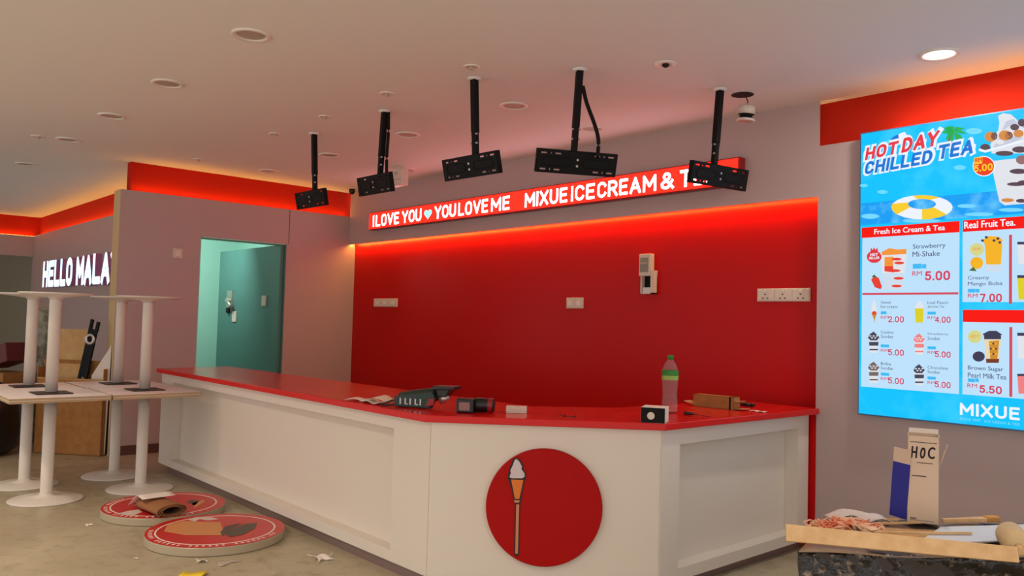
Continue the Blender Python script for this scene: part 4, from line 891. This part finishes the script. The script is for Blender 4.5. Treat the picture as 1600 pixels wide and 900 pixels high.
m = MB(Matrix.Translation((Wb, 0, Hb*.66)) @ Matrix.Rotation(rad(18), 4, 'Y')); m.box((-.002, .0, 0), (.0, dpt*.5, .1), M_CREAMB); m.build('side_flap', t)
m = MB(); M_INK = mat('marker_ink', (66, 44, 52), .6)
put_text(m, 'H', (Wb*.12, -.0012, Hb*.745), (Wb*.17, 0, 0), (Wb*.03, 0, .05), M_INK, fat=.03); put_text(m, 'o', (Wb*.39, -.0012, Hb*.745), (Wb*.15, 0, 0), (Wb*.04, 0, .048), M_INK, fat=.03); put_text(m, 'C', (Wb*.64, -.0012, Hb*.75), (Wb*.2, 0, 0), (Wb*.03, 0, .05), M_INK, fat=.03)
for x0, x1, z, th in ((.08, .92, .925, .003), (.3, .8, .69, .003), (.14, .6, .535, .004), (.1, .3, .045, .004), (.1, .85, .03, .0015)): m.box((Wb*x0, -.0013, Hb*z), (Wb*x1, -.0003, Hb*z+th), M_INK)
m.build('handwriting', t)
# orange netting clump
t = pthing('orange_netting', 'crumpled orange netting bunched on the left of the wrapped stack', 'netting', 1325, 832, Zp+.004)
M_NET = mat('orange_net', (224, 122, 84), .7, noise=(14, (246, 206, 172), .42, .6))
rnd = random.Random(11); m = MB()
for k in range(26):
    cx, cy = rnd.uniform(-.12, .12), rnd.uniform(-.04, .06); pth = []
    a0 = rnd.uniform(0, 6)
    for j in range(9):
        a = a0+j*.8; rr = rnd.uniform(.015, .045); pth.append((max(-.16, min(.16, cx+rr*math.cos(a)*1.5)), cy+rr*math.sin(a), .006+abs(.05*(1-abs(cx)/.2)*math.sin(j*.9+k))))
    m.tube(pth, .0035, M_NET, 6)
m.grid_sheet(lambda u, v: (-.15+.3*u, -.05+.12*v, .006+.045*abs(math.sin(9*u+4*v))*math.sin(math.pi*u)), 24, 12, .003, M_NET)
m.build('net', t)
# pale sticks
for k, (x0, y0, x1, y1, r, lab) in enumerate(((1365, 822, 1440, 820, .007, 'thin pale stick lying behind the sheet in front of the tall carton'), (1366, 842, 1518, 843, .007, 'thin pale stick lying along the front of the white sheet'), (1362, 813, 1404, 816, .006, 'short thin stick left of the tall carton base'))):
    a, b = at_z(x0, y0, Zp), at_z(x1, y1, Zp); t = thing('wooden_stick', lab, 'stick', (a.x, a.y, Zp+(.021 if k == 1 else .006)), math.atan2(b.y-a.y, b.x-a.x)); L_ = (b-a).length
    m = MB(); m.prism([(0, -r, 0), (L_, -r*.8, 0), (L_, r*.8, 0), (0, r, 0)], (0, 0, .009), M_WOOD); m.build('stick', t, bevel=.0015)
# paintbrush like stick with tan tip
a, b = at_z(1472, 819, Zp), at_z(1560, 816, Zp); t = thing('paint_brush', 'pale brush with tan bristles lying behind the white sheet', 'brush', (a.x, a.y, Zp+.004), math.atan2(b.y-a.y, b.x-a.x)); L_ = (b-a).length
MB(Matrix.Translation((0, 0, .008))).prism([(0, -.008, -.006), (L_*.75, -.018, -.006), (L_*.75, .018, -.006), (0, .008, -.006)], (0, 0, .018), M_WOOD).build('handle', t, bevel=.003)
MB(Matrix.Translation((L_*.75, 0, .008))).prism([(0, -.018, -.006), (.06, -.025, -.006), (.075, 0, -.006), (.06, .025, -.006), (0, .018, -.006)], (0, 0, .022), mat('bristle', (206, 150, 76), .8)).build('bristles', t, bevel=.004)
# white sheet and folded white paper
t = pthing('white_sheet', 'white board sheet lying flat on the right of the stack', 'board', 1520, 838, Zp+.01)
c0 = at_z(1520, 838, Zp+.01)
def rel(px, py): q = at_z(px, py, Zp+.01)-c0; q = Matrix.Rotation(-PA, 3, 'Z') @ q; return (q.x, q.y, .002)
m = MB(); m.prism([rel(1430, 853), rel(1605, 846), rel(1602, 822), rel(1470, 826)], (0, 0, .006), mat('white_board', (222, 224, 228), .5)); m.build('sheet', t, bevel=.001)
MB().box((-.12, -.02, -.0045), (.1, .02, .0015), M_CARD).build('batten', t)
t = pthing('wrapping_paper', 'crumpled translucent white wrapping behind the orange netting', 'wrapping', 1338, 813, Zp+.004)
m = MB(); m.grid_sheet(lambda u, v: (-.13+.26*u, -.06+.12*v, .004+.035*abs(math.sin(5*u+3*v))*math.sin(math.pi*(.1+.8*u))), 18, 10, .002, mat('tissue', (214, 202, 196), .5)); m.build('wrap', t)
t = pthing('flat_cardboard', 'flat brown cardboard piece under the sticks on the stack', 'cardboard', 1440, 838, Zp-.001)
MB().box((-.2, -.09, 0), (.2, .1, .005), M_CARDL).build('sheet', t)
# rounded cloth roller at right edge
t = pthing('foam_roller', 'fat beige foam roller lying at the right edge on the stack', 'roller', 1590, 872, Zp+.004, rad(70))
MB(Matrix.Translation((0, 0, .05))).lathe([(0, -.02), (.03, -.02), (.046, -.005), (.05, .03), (.05, .16), (.04, .19), (0, .195)], mat('beige_foam', (214, 186, 142), .9, bump=(40, .5)), seg=28, mx=Matrix.Rotation(rad(90), 4, 'Y')).build('sleeve', t)
MB(Matrix.Translation((0, 0, .05))).cyl((-.07, 0, -.01), (.0, 0, 0), .012, M_WOOD, 12).build('handle', t)
